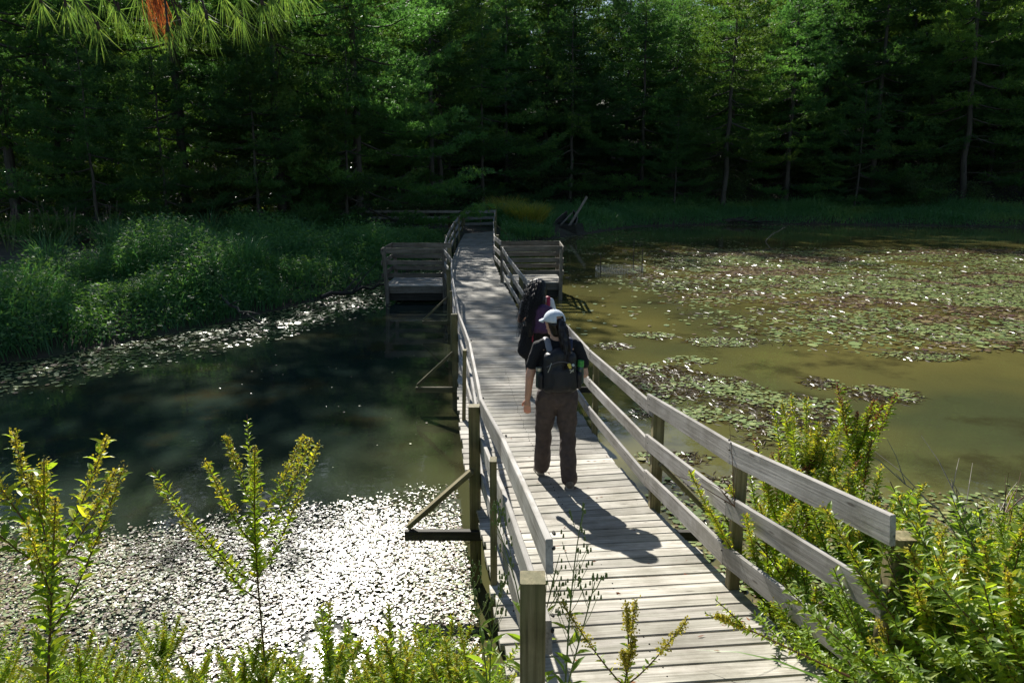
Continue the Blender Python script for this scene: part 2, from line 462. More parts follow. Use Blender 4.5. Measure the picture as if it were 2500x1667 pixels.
# ---------------------------------------------------------------- setting: ground and water
POND = np.array([(-70, 2.6), (-8, 3.2), (-2.5, 3.9), (-.3, 4.1), (1.3, 4.2), (2.2, 4.7), (3.2, 5.6), (5, 6.3), (8, 6.8), (20, 8), (45, 10), (46, 44), (34, 50),
                 (22, 53), (16, 53), (9, 51), (6.2, 47.5), (3.6, 43), (1.2, 39.5), (-.7, 37.3), (-2.5, 36), (-3.2, 31), (-3.6, 27.5), (-4.4, 24),
                 (-5.8, 20), (-7.0, 17.2), (-9.3, 13.7), (-14, 11.8), (-22, 10.6), (-70, 9.5)], float)

def pond_sd(x, y):
    """signed distance to the pond outline, negative over water"""
    x = np.asarray(x, float); y = np.asarray(y, float)
    best = np.full(x.shape, 1e9); ins = np.zeros(x.shape, bool)
    n = len(POND)
    for i in range(n):
        ax, ay = POND[i]; bx, by = POND[(i + 1) % n]
        dx, dy = bx - ax, by - ay
        t = np.clip(((x - ax) * dx + (y - ay) * dy) / (dx * dx + dy * dy), 0, 1)
        best = np.minimum(best, np.hypot(x - ax - t * dx, y - ay - t * dy))
        if ay != by:
            c = ((ay > y) != (by > y)) & (x < (bx - ax) * (y - ay) / (by - ay) + ax)
            ins ^= c
    return np.where(ins, -best, best)

def ground_h(x, y):
    x = np.asarray(x, float); y = np.asarray(y, float)
    d = pond_sd(x, y)
    near = y < 9.0
    h_near = np.clip(d * .48, -.7, 1.85)
    h_far = np.clip(d * .45, -.7, .45) + np.clip(d - 1, 0, 7) * .05
    h_far = h_far + np.clip(y - 60, 0, 70) * .26 + np.clip(-28 - x, 0, 60) * .12 + np.clip(x - 48, 0, 60) * .12
    h = np.where(near & (y < 7.5 + np.clip(x, 0, 50) * .05), h_near, h_far)
    h = np.where((x < -8) & (y < 9), np.minimum(h_near, 1.85), h)
    return h + np.where(d > .3, pnoise(x, y, 1.6, 1.) * .06 + pnoise(x, y, 6, 2.) * .12 * np.clip(d / 5, 0, 1), 0)

xs = np.concatenate([np.linspace(-400, -75, 14), np.arange(-72, -30, 1.6), np.arange(-30, 40, .5), np.arange(40, 72, 1.6), np.linspace(75, 400, 14)])
ys = np.concatenate([np.linspace(-300, -14, 12), np.arange(-12, -2, 1.), np.arange(-2, 64, .5), np.arange(64, 130, 2.), np.linspace(135, 500, 14)])
gx, gy = np.meshgrid(xs, ys)
gz = ground_h(gx, gy)
nx, ny = len(xs), len(ys)
mb = MB()
idx = np.arange(nx * ny).reshape(ny, nx)
F = np.stack([idx[:-1, :-1], idx[:-1, 1:], idx[1:, 1:], idx[1:, :-1]], -1).reshape(-1, 4)
mb.add(np.stack([gx, gy, gz], -1).reshape(-1, 3), F, .5)
g = mb.build('ground', M_GROUND, smooth=True); tag(g, kind='structure')

mb = MB()
wx = np.linspace(-72, 50, 3); wy = np.linspace(1.0, 60, 3)
WX, WY = np.meshgrid(wx, wy)
mb.add(np.stack([WX, WY, WX * 0], -1).reshape(-1, 3), [(0, 1, 4, 3), (1, 2, 5, 4), (3, 4, 7, 6), (4, 5, 8, 7)], .5)
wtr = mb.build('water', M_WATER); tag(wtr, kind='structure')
# ---------------------------------------------------------------- boardwalk
TAB = np.array([  # y, x left edge, x right edge, z of the walking surface
    (1.0, .20, 1.70, 1.50), (3.37, -.04, 1.46, 1.12), (5.68, -.27, 1.23, .73), (7.03, -.48, 1.02, .66), (8.85, -.67, .83, .59),
    (12.0, -.93, .55, .52), (17.5, -1.40, .05, .5), (20.2, -1.66, -.20, .5), (22.3, -1.86, -.38, .5), (25.5, -2.1, -.62, .5),
    (29.5, -2.25, -.77, .5), (34.2, -2.38, -.9, .5), (41.6, -2.5, -1.02, .5)])
def deck(y):
    return (np.interp(y, TAB[:, 0], TAB[:, 1]), np.interp(y, TAB[:, 0], TAB[:, 2]), np.interp(y, TAB[:, 0], TAB[:, 3]))

bw = empty('boardwalk', (0, 0, 0))
tag(bw, 'long weathered plank boardwalk with three-rail wooden railings bending across the pond to the far woods', 'boardwalk')
mb = MB()
y = 1.15
while y < 41.5:
    l, r, z = deck(y)
    l2, r2, z2 = deck(y + .3)
    d = np.array([l2 - l, .3, 0]); d /= np.linalg.norm(d)
    c = np.array([(l + r) / 2, y, z - .019])
    sx = np.array([d[1], -d[0], 0])
    hw = (r - l) / 2
    j = lambda a: (random.random() - .5) * a
    e0, e1 = hw + j(.035), hw + j(.035)
    skew = j(.006)
    ax = sx
    upv = np.array([0, -(z2 - z) / .3, 1.0])
    tl = random.random() ** .8 * (1.0 if y < 15 else .45)  # far planks toned darker to carry the shade over that stretch
    board(mb, c - ax * e0 + np.array([0, skew, j(.006)]), c + ax * e1 + np.array([0, -skew, j(.006)]), .1515 + j(.006), .038, up=upv, tone=tl, ch=.006)
    y += .162 * d[1]
mb.build('decking', M_DECK, bw)
nl = MB()
for yy in np.arange(1.25, 11, .162):
    l, r, z = deck(yy)
    for off in (.07, .5, .93):
        for dy in (-.04, .04):
            xx = l + (r - l) * off + (random.random() - .5) * .02
            zz = deck(yy + dy)[2]
            capsule(nl, (xx, yy + dy, zz - .002), .0045, (xx, yy + dy, zz + .0005), .0045, n=6)
o = nl.build('nails', M_DARKWOOD, bw); o['kind'] = 'stuff'
lt = MB(); rl = np.random.default_rng(8); n = 90
yy = rl.uniform(1.3, 14, n); l = np.interp(yy, TAB[:, 0], TAB[:, 1]); r = np.interp(yy, TAB[:, 0], TAB[:, 2])
xx = l + (r - l) * rl.random(n); P_ = np.stack([xx, yy, np.interp(yy, TAB[:, 0], TAB[:, 3]) + .009], 1)
quads_leaf(lt, P_, rl.normal(size=(n, 3)) * np.array([1, 1, .03]), .03 + .02 * rl.random(n), .012)
o = lt.build('leaf_litter', M_RUST); tag(o, 'small fallen leaves and needles scattered on the boardwalk planks', 'leaf litter', kind='stuff')
# stringers and fascia
for off in (.07, .5, .93):
    mb = MB()
    ys_ = [1.0, 3.37, 5.68, 7.03, 8.85, 12, 17.5, 22.3, 25.5, 29.5, 34.2, 41.5]
    pts = []
    for yy in ys_:
        l, r, z = deck(yy)
        pts.append((l + (r - l) * off, yy, z - .038 - .1))
    for a, b in zip(pts[:-1], pts[1:]): board(mb, a, b, .04, .19, tone=.4)
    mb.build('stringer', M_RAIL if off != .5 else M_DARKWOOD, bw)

RH = .95
POST = .092
def post(x, y, ztop, zbot=-.6, s=POST, lean=(0, 0), parent=bw, mat=None, sy=None, name='post'):
    mb = MB()
    board(mb, (x + lean[0], y + lean[1], zbot), (x, y, ztop), s, sy or s, up=(0, 1, 0), ch=.005)
    return mb.build(name, mat or M_POST, parent)

# left posts: y, x, top z, kind
LP = [(2.41, .075, 2.08, 'b'), (4.24, -.115, 1.83, 's'), (5.84, -.315, 1.63, 'b'), (8.5, -.56, 1.50, 's'), (10.8, -.86, 1.47, 'b'), (13.5, -1.13, 1.42, 's'),
      (16.2, -1.40, 1.45, 'b'), (18.3, -1.56, 1.4, 's')]
RP = [(2.88, 1.66, 2.0, 'b'), (4.11, 1.36, 1.84, 's'), (5.83, 1.215, 1.63, 'b'), (8.0, .945, 1.52, 's'), (10.8, .70, 1.47, 'b'), (13.4, .44, 1.42, 's'), (16.2, .20, 1.44, 'b'), (18.5, -.01, 1.4, 's')]
for side, PP in ((-1, LP), (1, RP)):
    for (y, x, zt, k) in PP:
        if k == 'b':
            post(x, y, zt, -.7)
        else:
            zz = deck(y)[2]
            post(x, y, zt - .03, zz - .28, s=.042 if side < 0 else .065, sy=.085, lean=(-.03 * (y == 8.5), 0), name='baluster')
# far posts along both sides
for y in (25.0, 28.5, 32.0, 36.0, 39.0):
    l, r, z = deck(y)
    post(l - .16, y, z + 1.0, -.6); post(r + .09, y, z + 1.0, -.6)
# rails
def railpts(PP, h, side, extra):
    out = []
    for (y, x, zt, k) in PP:
        z = deck(y)[2]
        s = .046 if k == 'b' else .046
        out.append((x - side * (s + .016), y, z + h))
    return out + extra
HS = (RH - .055, .56, .24)
for h in HS:
    hh = h + .05
    extraL = [(-1.86, 20.2, .5 + hh)]
    extraR = [(-.27, 20.75, .5 + hh)]
    L = railpts(LP, h, -1, extraL); Rr = railpts(RP, h, 1, extraR)
    L[0] = (L[0][0] - .0, L[0][1] + .05, L[0][2] - .035); Rr[0] = (Rr[0][0] - .035, Rr[0][1] - .10, Rr[0][2] - .02)
    # the rails run as separate lengths, each its own part
    for PTS in (L, Rr):
        k = 0
        while k < len(PTS) - 1:
            e = min(k + 2, len(PTS) - 1)
            mb = MB(); Q_ = PTS[k:e + 1]; hb = .132 if k == 0 else .112
            if k == 0 and PTS is Rr: Q_ = Q_[:-1] + [(Q_[-1][0] - .012, Q_[-1][1] + .07, Q_[-1][2] + (.03 if h > .8 else .01))]
            if k == 2 and PTS is Rr: Q_ = [(Q_[0][0] + .012, Q_[0][1] - .03, Q_[0][2] - .015)] + Q_[1:]
            polyrail(mb, Q_, .028, hb)
            mb.build('rail', M_RAIL, bw); k = e
    FL = [(-2.0, 22.0), (-2.2, 25.0), (-2.36, 28.5), (-2.5, 32.0), (-2.6, 36), (-2.66, 39.4)]
    FR = [(-.34, 22.4), (-.60, 25.0), (-.70, 28.5), (-.80, 32.0), (-.86, 36), (-.93, 41.45)]
    for Q in (FL, FR):
        mb = MB()
        polyrail(mb, [(a, b, .5 + hh + (.04 * math.sin(b * 1.7))) for a, b in Q], .03, .135); mb.build('rail', M_RAIL, bw)
    mb = MB(); board(mb, (-2.62, 41.6, .5 + hh - .03), (-.92, 41.6, .5 + hh + .02), .03, .15); mb.build('rail', M_RAIL, bw)
post(-2.68, 41.66, 1.52, -.1, s=.1); post(-.9, 41.66, 1.55, -.1, s=.1); post(-1.75, 41.66, 1.4, .3, s=.06)

bt_ = MB()
for side, PP in ((-1, LP), (1, RP)):
    for (y, x, zt, k) in PP:
        if y > 12: continue
        xf = x - side * (.046 + .031)
        for h in HS:
            for dz in (-.025, .03):
                zc_ = deck(y)[2] + h + .05 + dz - (.03 if (y < 3) else 0)
                capsule(bt_, (xf, y + random.uniform(-.015, .015) + (.06 if y < 3 else 0), zc_), .007, (xf - side * .003, y + (.06 if y < 3 else 0), zc_), .006, n=6)
o = bt_.build('bolts', M_DARKWOOD, bw); o['kind'] = 'stuff'
# outriggers with diagonal braces
def outrigger(x, y, zd, side, L=.62, hz=.5, mat=None):
    zt = zd - .20
    mb = MB(); board(mb, (x + side * L, y - .05, zt - .04), (x - side * .25, y - .05, zt - .04), .06, .085, ch=.004)
    mb.build('outrigger_beam', M_DARKWOOD if mat is None else mat, bw)
    mb = MB(); board(mb, (x + side * (L - .03), y - .03, zt + .03), (x + side * .02, y - .065, zt + hz), .04, .09, up=(0, 1, 0)); 
    mb.build('brace', M_POST, bw)
outrigger(-.315, 5.84, .73, -1, L=.60, hz=.55)
outrigger(-.86, 10.8, .55, -1, L=.60, hz=.55, mat=M_POST)
outrigger(-1.40, 16.2, .5, -1, L=.60, hz=.55, mat=M_POST)
outrigger(1.215, 5.83, .73, 1, L=.62, hz=.62)
outrigger(.70, 10.8, .55, 1, L=.55, hz=.55)
outrigger(-.9, 39.0, .5, 1, L=.75, hz=.65, mat=M_POST)
# short board nailed against the first left post, and an old cable under the near ramp
mb = MB(); board(mb, (.135, 2.30, .6), (.135, 2.30, 1.66), .035, .05, up=(0, 1, 0)); mb.build('splice_board', M_POST, bw)
mb = MB(); tube(mb, [(1.2, 4.9, .35), (1.9, 4.7, .30), (2.9, 4.6, .25)], .006, 5); mb.build('cable', M_DARKWOOD, bw)

# ---------------------------------------------------------------- viewing platforms
def platform(name, label, x0, x1, y0, y1, openx, zt, lean=0.0):
    """x0..x1, y0..y1 deck; openx = the side that opens to the boardwalk"""
    z = .5
    p = empty(name, ((x0 + x1) / 2, (y0 + y1) / 2, 0)); tag(p, label, 'viewing platform')
    ox, oy = p.location.x, p.location.y
    A = lambda x, y, zz: (x - ox, y - oy, zz)
    outer = x1 if openx == x0 else x0
    sgn = 1 if outer > openx else -1
    mb = MB(); n = int((y1 - y0) / .162)
    for i in range(n):
        yy = y0 + (i + .5) * (y1 - y0) / n
        board(mb, A(x0, yy, z - .015), A(x1 + random.random() * .02, yy, z - .015), .15, .038)
    mb.build('decking', M_DECK, p)
    for yy in (y0 + .02, y1 - .02):
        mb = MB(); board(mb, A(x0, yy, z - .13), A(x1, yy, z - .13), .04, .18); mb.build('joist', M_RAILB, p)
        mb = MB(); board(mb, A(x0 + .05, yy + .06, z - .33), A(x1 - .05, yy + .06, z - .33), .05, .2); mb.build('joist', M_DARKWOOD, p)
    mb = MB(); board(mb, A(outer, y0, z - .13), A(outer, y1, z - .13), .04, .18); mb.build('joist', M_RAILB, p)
    for (px, py) in ((outer, y0 - .03), (outer, y1 + .03), (openx, y0 - .03), (openx, y1 + .03)):
        mb = MB(); s = .1
        ln = lean if px == outer else 0
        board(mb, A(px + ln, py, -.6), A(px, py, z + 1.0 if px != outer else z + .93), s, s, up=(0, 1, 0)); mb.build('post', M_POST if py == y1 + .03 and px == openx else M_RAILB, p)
    for h in (.94, .62, .27):
        hh = .15 if h > .9 else .12
        for yy in (y0 - .02, y1 + .02):
            dy = .05 if yy < y1 else -.05
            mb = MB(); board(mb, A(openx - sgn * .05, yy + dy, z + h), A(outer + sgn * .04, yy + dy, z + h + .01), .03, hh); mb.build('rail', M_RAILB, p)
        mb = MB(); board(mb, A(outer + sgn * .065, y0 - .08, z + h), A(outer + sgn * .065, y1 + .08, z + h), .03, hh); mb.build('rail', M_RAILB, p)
    return p
platform('viewing_platform', 'square railed viewing platform on the right side of the boardwalk over open water', -.28, 1.38, 20.8, 22.45, -.28, .5)
platform('viewing_platform', 'square railed viewing platform on the left side of the boardwalk beside the grassy bank', -3.50, -1.86, 20.2, 21.9, -1.86, .5, lean=.09)

# far landing turning left
fl = empty('landing', (-5.8, 40.8, 0)); tag(fl, 'far railed landing where the boardwalk turns left before the woods', 'boardwalk landing')
mb = MB()
for i in range(9): board(mb, (-3.6, -.7 + i * .16, .48), (3.15, -.7 + i * .16, .48), .15, .038)
mb.build('decking', M_DECK, fl)
for h in (.95, .62, .3):
    mb = MB(); board(mb, (-3.6, .85, .5 + h), (3.15, .85, .5 + h), .03, .14); mb.build('rail', M_RAIL, fl)
for xx in (-3.4, -1.2, 1.0):
    mb = MB(); board(mb, (xx, .92, -.2), (xx, .92, 1.45), .09, .09, up=(0, 1, 0)); mb.build('post', M_POST, fl)
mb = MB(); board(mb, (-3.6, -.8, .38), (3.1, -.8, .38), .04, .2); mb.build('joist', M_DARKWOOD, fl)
M_BOX = plain('brown_painted_box', (.09, .045, .03), .6, nscale=6)
bx = empty('trail_box', (-3.15, 38.3, 0)); tag(bx, 'small brown box on a post beside the far end of the boardwalk', 'trail box')
mb = MB(); board(mb, (0, 0, -.2), (0, 0, 1.0), .09, .09, up=(0, 1, 0)); mb.build('post', M_BOX, bx)
mb = MB(); board(mb, (0, 0, .55), (0, 0, 1.3), .26, .2, up=(0, 1, 0), ch=.01); mb.build('box', M_BOX, bx)
mb = MB(); board(mb, (-.2, -.02, 1.335), (.2, -.02, 1.345), .3, .03, ch=.005); mb.build('lid', M_BOX, bx)

# ---------------------------------------------------------------- stranded boat, wire cage, driftwood
bo = empty('rowing_boat', (3.35, 45.0, .0)); tag(bo, 'old dark wooden rowing boat stranded on the far bank with a loose plank sticking up', 'boat')
mb = MB()
secs = []
for t in np.linspace(0, 1, 9):
    w = .78 * (1 - .75 * t ** 2.6) ; yy = -1.3 + t * 3.4
    zb = .05 + .25 * t ** 2; zt_ = .62 + .42 * t ** 1.5
    secs.append([(-w, yy, zt_), (-w * .9, yy, (zb + zt_) / 2), (-w * .6, yy, zb), (0, yy, zb - .05), (w * .6, yy, zb), (w * .9, yy, (zb + zt_) / 2), (w, yy, zt_)])
S = np.array(secs)
def hull(S, flip):
    n = S.shape[1]
    f = [(i * n + k, i * n + k + 1, (i + 1) * n + k + 1, (i + 1) * n + k) for i in range(len(S) - 1) for k in range(n - 1)]
    if flip: f = [q[::-1] for q in f]
    return S.reshape(-1, 3), f
V, f = hull(S, True); mb.add(V, f, .3, V[:, [1, 0, 2]])
S2 = S * np.array([.94, .99, 1]) + np.array([0, 0, .015]); V, f = hull(S2, False); mb.add(V, f, .3, V[:, [1, 0, 2]])
mb.build('hull', M_DARKWOOD, bo)
mb = MB(); board(mb, (-.77, -1.31, .36), (.77, -1.31, .36), .05, .56); mb.build('transom', M_DARKWOOD, bo)
for sgn in (-1, 1):
    mb = MB()
    for i in range(8):
        k = 0 if sgn < 0 else 6
        board(mb, S[i][k] + (0, 0, .02), S[i + 1][k] + (0, 0, .02), .06, .04)
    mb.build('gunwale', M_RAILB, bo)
for yy, zz in ((-.4, .55), (.7, .66)):
    mb = MB(); board(mb, (-.7, yy, zz), (.7, yy, zz), .2, .035); mb.build('thwart', M_BARK, bo)
bo.rotation_euler = (R(6), R(-9), R(-14))
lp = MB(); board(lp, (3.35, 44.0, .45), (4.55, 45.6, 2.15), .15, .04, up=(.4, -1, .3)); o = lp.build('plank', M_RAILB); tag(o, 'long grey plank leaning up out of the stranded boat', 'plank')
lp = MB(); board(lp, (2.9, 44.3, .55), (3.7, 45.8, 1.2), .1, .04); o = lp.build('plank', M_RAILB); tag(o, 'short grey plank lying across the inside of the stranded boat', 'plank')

wc = empty('wire_enclosure', (4.0, 26.7, 0)); tag(wc, 'low wire mesh enclosure held by three thin dark stakes standing in the pond', 'wire enclosure')
M_STAKE = plain('dark_metal_stake', (.02, .02, .018), .5); M_WIRE = plain('galvanised_wire', (.5, .5, .48), .35, metal=.6)
ST = [(3.12, 25.9, .75), (4.55, 27.6, 1.12), (4.72, 26.7, .85)]
for sx_, sy_, h in ST:
    mb = MB(); tube(mb, [(sx_ - 4.0, sy_ - 26.7, -.4), (sx_ - 4.0, sy_ - 26.7, h)], .016, 6); mb.build('stake', M_STAKE, wc)
mb = MB()
def panel(a, b, z0, z1, n, m):
    a = np.array(a); b = np.array(b)
    for i in range(n + 1):
        q = a + (b - a) * i / n; tube(mb, [(q[0], q[1], z0), (q[0] + .03 * math.sin(i), q[1], z1 + .02 * math.sin(i * 1.3))], .0035, 3, cap=False)
    for k in range(m + 1):
        zz = z0 + (z1 - z0) * k / m
        tube(mb, [(*(a + (b - a) * t), zz + .015 * math.sin(5 * t + k)) for t in np.linspace(0, 1, 6)], .0035, 3, cap=False)
c0 = np.array([4.0, 26.7])
q = [np.array(s[:2]) - c0 for s in ST] + [np.array((3.35, 27.3)) - c0]
ctr = (q[0] + q[1] + q[2] + q[3]) / 4
ring = [ctr + np.array([.86 * math.cos(a), .62 * math.sin(a)]) * (1 + .08 * math.sin(3 * a)) for a in np.linspace(0, 2 * math.pi, 15)]
for a_, b_ in zip(ring[:-1], ring[1:]): panel(a_, b_, .02, .2, 4, 4)
mb.build('wire_mesh', M_WIRE, wc)

def twiggy(name, label, cat, pts, r, nb, mat, seed=0, group=None):
    rnd = random.Random(seed)
    mb = MB(); pts = np.array(pts, float)
    m = 10; tt = np.linspace(0, len(pts) - 1, m)
    P = np.stack([np.interp(tt, range(len(pts)), pts[:, k]) for k in range(3)], 1)
    P[1:-1] += np.random.default_rng(seed).normal(size=(m - 2, 3)) * np.linalg.norm(P[-1] - P[0]) * .012
    tube(mb, P, np.linspace(r, r * .35, m), 6)
    for i in range(nb):
        k = rnd.randint(2, m - 2); a = P[k]
        d = norm(P[k + 1] - P[k]) + np.array([rnd.uniform(-1, 1), rnd.uniform(-1, 1), rnd.uniform(-.2, .9)]) * .7
        L = np.linalg.norm(P[-1] - P[0]) * rnd.uniform(.15, .4)
        b1 = a + d * L * .5 + np.array([0, 0, .03]); b2 = a + d * L
        tube(mb, [a, b1, b2], [r * .5, r * .35, r * .15], 4)
    o = mb.build(name, mat)
    tag(o, label, cat, group)
    return o
twiggy('driftwood', 'dead forked branch lying at the foot of the left grassy bank', 'branch', [(-7.2, 18.0, .55), (-6.6, 17.4, .35), (-5.9, 17.1, .03)], .045, 6, M_BARK, 3)
twiggy('driftwood', 'long bare log half afloat by the bank left of the viewing platform', 'log', [(-5.4, 20.6, .1), (-4.4, 22.2, .12), (-3.7, 23.4, .2)], .06, 3, M_DARKWOOD, 4)
twiggy('driftwood', 'dark stump roots at the waterline of the far right bank', 'stump', [(15.0, 53.2, .2), (16.2, 52.8, .35), (17.6, 52.4, .1)], .16, 9, M_DARKWOOD, 5)
twiggy('dead_branch', 'thin pale twig poking out of the pond in front of the far bank', 'branch', [(13.4, 39.4, -.1), (13.7, 39.4, .3), (14.4, 39.2, .75)], .02, 4, M_DRY, 6)
for i, (px, py) in enumerate([(2.3, 42.6), (7.4, 49.2), (11.5, 51.6), (26.5, 51.8), (31, 50.4), (0.9, 39.8)]):
    twiggy('driftwood', 'thin grey stick washed up on the muddy far shore', 'branch', [(px, py, .1), (px + .7, py + .1, .14), (px + 1.5, py - .2, .05)], .025, 4, M_BARK, 20 + i, group='sticks on the far shore')
# ---------------------------------------------------------------- pines
def px(x, y_fwd):
    """world x of an image column of the photograph at a distance (used only to read off where a tree stands)"""
    return (x - 1250) / 1800 * y_fwd

def make_pine(H=18, base=2.5, spread=4.2, seed=0, K=7, dens=1.0, lean=0.0, mat=None, tr=.2, dead=6):
    rnd = random.Random(seed); rg = np.random.default_rng(seed)
    root = empty('pine_tree')
    tk = MB(); n = 12
    T = np.linspace(0, 1, n)
    P = np.stack([lean * H * T ** 1.5 + rg.normal(size=n) * .04, rg.normal(size=n) * .04, T * H - .3], 1)
    tube(tk, P, tr * (1 - T * .9) + .012, 9, tone=.5)
    at = lambda z: np.array([np.interp(z, P[:, 2], P[:, 0]), np.interp(z, P[:, 2], P[:, 1]), z])
    cr = MB(); pos = []; dr = []; tone = []
    for i in range(dead):      # dead lower twigs
        z = rnd.uniform(1.2, base + 2.5); a = rnd.uniform(0, 6.28); L = rnd.uniform(.8, 2.2)
        o = at(z); d = np.array([math.cos(a), math.sin(a), -.05])
        tube(tk, [o, o + d * L * .5, o + d * L + (0, 0, rnd.uniform(-.4, .3))], [.025, .016, .006], 4, tone=.6)
    z = base
    while z < H - .4:
        f = (z - base) / (H - base)
        nb = rnd.choice((4, 5, 6)) if f < .8 else 4
        a0 = rnd.uniform(0, 6.28)
        for b in range(nb):
            if rnd.random() < .14: continue
            a = a0 + b * 6.283 / nb + rnd.uniform(-.35, .35)
            prof = (.85 + .6 * f) if f < .25 else max(.12, 1.0 * (1 - (f - .25) / .75) ** .62)
            L = spread * prof * rnd.uniform(.6, 1.2)
            rise = -.10 + .5 * f
            o = at(z + rnd.uniform(-.25, .25))
            m = 7; t = np.linspace(0, 1, m)
            hor = np.array([math.cos(a), math.sin(a), 0]); lat = np.array([-math.sin(a), math.cos(a), 0])
            bend = rnd.uniform(-.25, .25)
            C = o + hor * (L * t)[:, None] + lat * (bend * L * t ** 2)[:, None] + np.array([0, 0, 1.]) * (L * (rise * t - .14 * np.sin(t * 3.0) + .12 * t ** 3))[:, None]
            tube(tk, C, .045 * (L / spread + .2) * (1 - t * .85) + .004, 4, tone=.5, cap=False)
            tb = rnd.random()
            s = .18 + .12 * rnd.random()
            while s < 1.0:         # side twigs in a flat fan, each ending in a fluffy plume
                for sg in (-1, 1):
                    l2 = (L * .40 * (1 - .5 * s) + .25) * rnd.uniform(.6, 1.2)
                    c = np.array([np.interp(s, t, C[:, k]) for k in range(3)])
                    d2 = norm(hor * .8 + lat * sg * rnd.uniform(.5, 1.0) + np.array([0, 0, rnd.uniform(-.05, .2)]))
                    nt = max(3, int(l2 / .072 * dens))
                    q = .15 + .85 * rg.random(nt) ** .7
                    pos.append(c + d2 * (l2 * q)[:, None] + rg.normal(size=(nt, 3)) * np.array([.12, .12, .06]))
                    dr.append(np.tile(d2 * .9 + np.array([0, 0, .4]), (nt, 1)))
                    tone.append(np.clip(tb * .7 + .25 * s + .25 * rg.random(nt) - .1, 0, 1))
                s += .26 / L + .02
            nt = max(3, int(L * .6 / .10))
            q = .35 + .65 * rg.random(nt)
            pos.append(np.stack([np.interp(q, t, C[:, k]) for k in range(3)], 1)); dr.append(np.tile(hor * .8 + np.array([0, 0, .4]), (nt, 1))); tone.append(np.clip(tb * .5 + .3 + .2 * rg.random(nt), 0, 1))
        z += rnd.uniform(.75, 1.2) * (1 if f < .7 else .65)
    pos = np.concatenate(pos); dr = np.concatenate(dr); tone = np.concatenate(tone)
    needles(cr, pos, dr, K, .19, .036, .55, tone=tone)
    print('pine', seed, len(pos) * K)
    tk.build('trunk', M_BARK, root, smooth=True)
    cr.build('crown', mat or M_PINE, root)
    return root

pines = [make_pine(19.5, 1.2, 5.2, 1, lean=.01), make_pine(20, 2.4, 4.6, 2, lean=-.015, mat=M_PINEY), make_pine(17, 2.0, 4.3, 3, dead=12),
         make_pine(17, 4.2, 4.2, 4, lean=.03, dead=16, mat=M_PINEY, tr=.17), make_pine(12.5, .6, 3.8, 5, tr=.12)]
used = [False] * len(pines)
def place(protos, used, k, x, y, s, rz, label, group=None, cat='pine tree', z=None, tilt=0):
    if not used[k]:
        o = protos[k]; used[k] = True
    else:
        o = copy_tree(protos[k])
    if 'group' in o: del o['group']
    o.location = (x, y, float(ground_h(x, y)) - .1 if z is None else z)
    o.scale = (s, s, s)
    o.rotation_euler = (0, tilt, rz)
    tag(o, label, cat, group)
    return o

# nearest pines: kind, image column, distance, scale, label
hero = [
 (0, 60, 33, 1.08, 'broad dark pine at the far left edge above the grassy bank'),
 (2, 175, 36, 1.2, 'pine with a bare dark trunk below the overhanging needle branch at upper left'),
 (0, 470, 35.5, 1.12, 'big spreading pine with a visible grey trunk left of centre behind the grassy bank'),
 (1, 700, 36.5, 1.12, 'tall bright topped pine standing over the middle of the left bank'),
 (0, 885, 38.5, 1.12, 'spreading pine whose long boughs reach toward the boardwalk from the left'),
 (4, 420, 31.5, .62, 'low young pine with pale lit boughs sweeping down to the left bank'),
 (4, 250, 30, .62, 'young pine with boughs drooping over the far end of the left bank'),
 (4, 640, 33, .72, 'young pine with low dark boughs behind the middle of the left bank'),
 (4, 850, 35, .7, 'young pine leaning over the right end of the left bank'),
 (2, 1060, 48, 1.0, 'tall pine directly behind the far landing of the boardwalk'),
 (4, 1180, 54, 1.15, 'dark narrow pine in the shaded gap above the end of the boardwalk'),
 (3, 1757, 57.5, 1.16, 'straight tall pine with a long exposed grey trunk right of centre'),
 (0, 1560, 61, .88, 'bushy pine with sunlit yellow green top left of the tall bare trunk'),
 (2, 1905, 60, 1.05, 'broad shaded pine right of the tall bare trunk'),
 (0, 2110, 61, 1.15, 'large pine with layered sunlit boughs at upper right'),
 (3, 2330, 58, 1.4, 'leaning thin trunked pine near the right edge of the far bank'),
 (4, 2075, 57, .75, 'small pine with a short pale trunk at the edge of the far right bank'),
 (2, 2480, 60, 1.45, 'dark pine at the far right edge of the scene'),
 (4, 1390, 58, 1.2, 'narrow dark pine behind the stranded boat'),
 (4, 1640, 57, .6, 'little pine below the sunlit top left of the tall bare trunk'),
]
rp_ = random.Random(5)
for k, cx, d, s, lab in hero:
    place(pines, used, k, px(cx, d), d, s, rp_.uniform(0, 6.28), lab, tilt=(.05 if 'leaning' in lab else 0))
# rows further back
for x, y, s in ((-15, 66, 1.35), (-10, 71, 1.5), (-4.5, 68, 1.35), (.5, 73, 1.45), (5.5, 70, 1.2)):
    place(pines, used, 0 if s > 1.4 else 1, x, y, s, rp_.uniform(0, 6.28), 'very tall pine shading the dark gap in the woods above the boardwalk end', 'tall pines behind the dark gap')
rows = []
for (y0, xa, xb, step, s0) in ((43.5, -38, -8, 6.6, 1.05), (52, -44, -4, 6.4, 1.05), (62, -50, 3, 5.4, 1.0), (66.5, 4, 54, 4.7, .94), (73, -60, 62, 6.0, 1.05), (82, -70, 74, 7.0, 1.1), (93, -80, 84, 8.5, 1.2)):
    x = xa
    while x < xb:
        rows.append((x + rp_.uniform(-1.4, 1.4), y0 + rp_.uniform(-1.8, 1.8), s0 * rp_.uniform(.85, 1.12))); x += step * rp_.uniform(.8, 1.2)
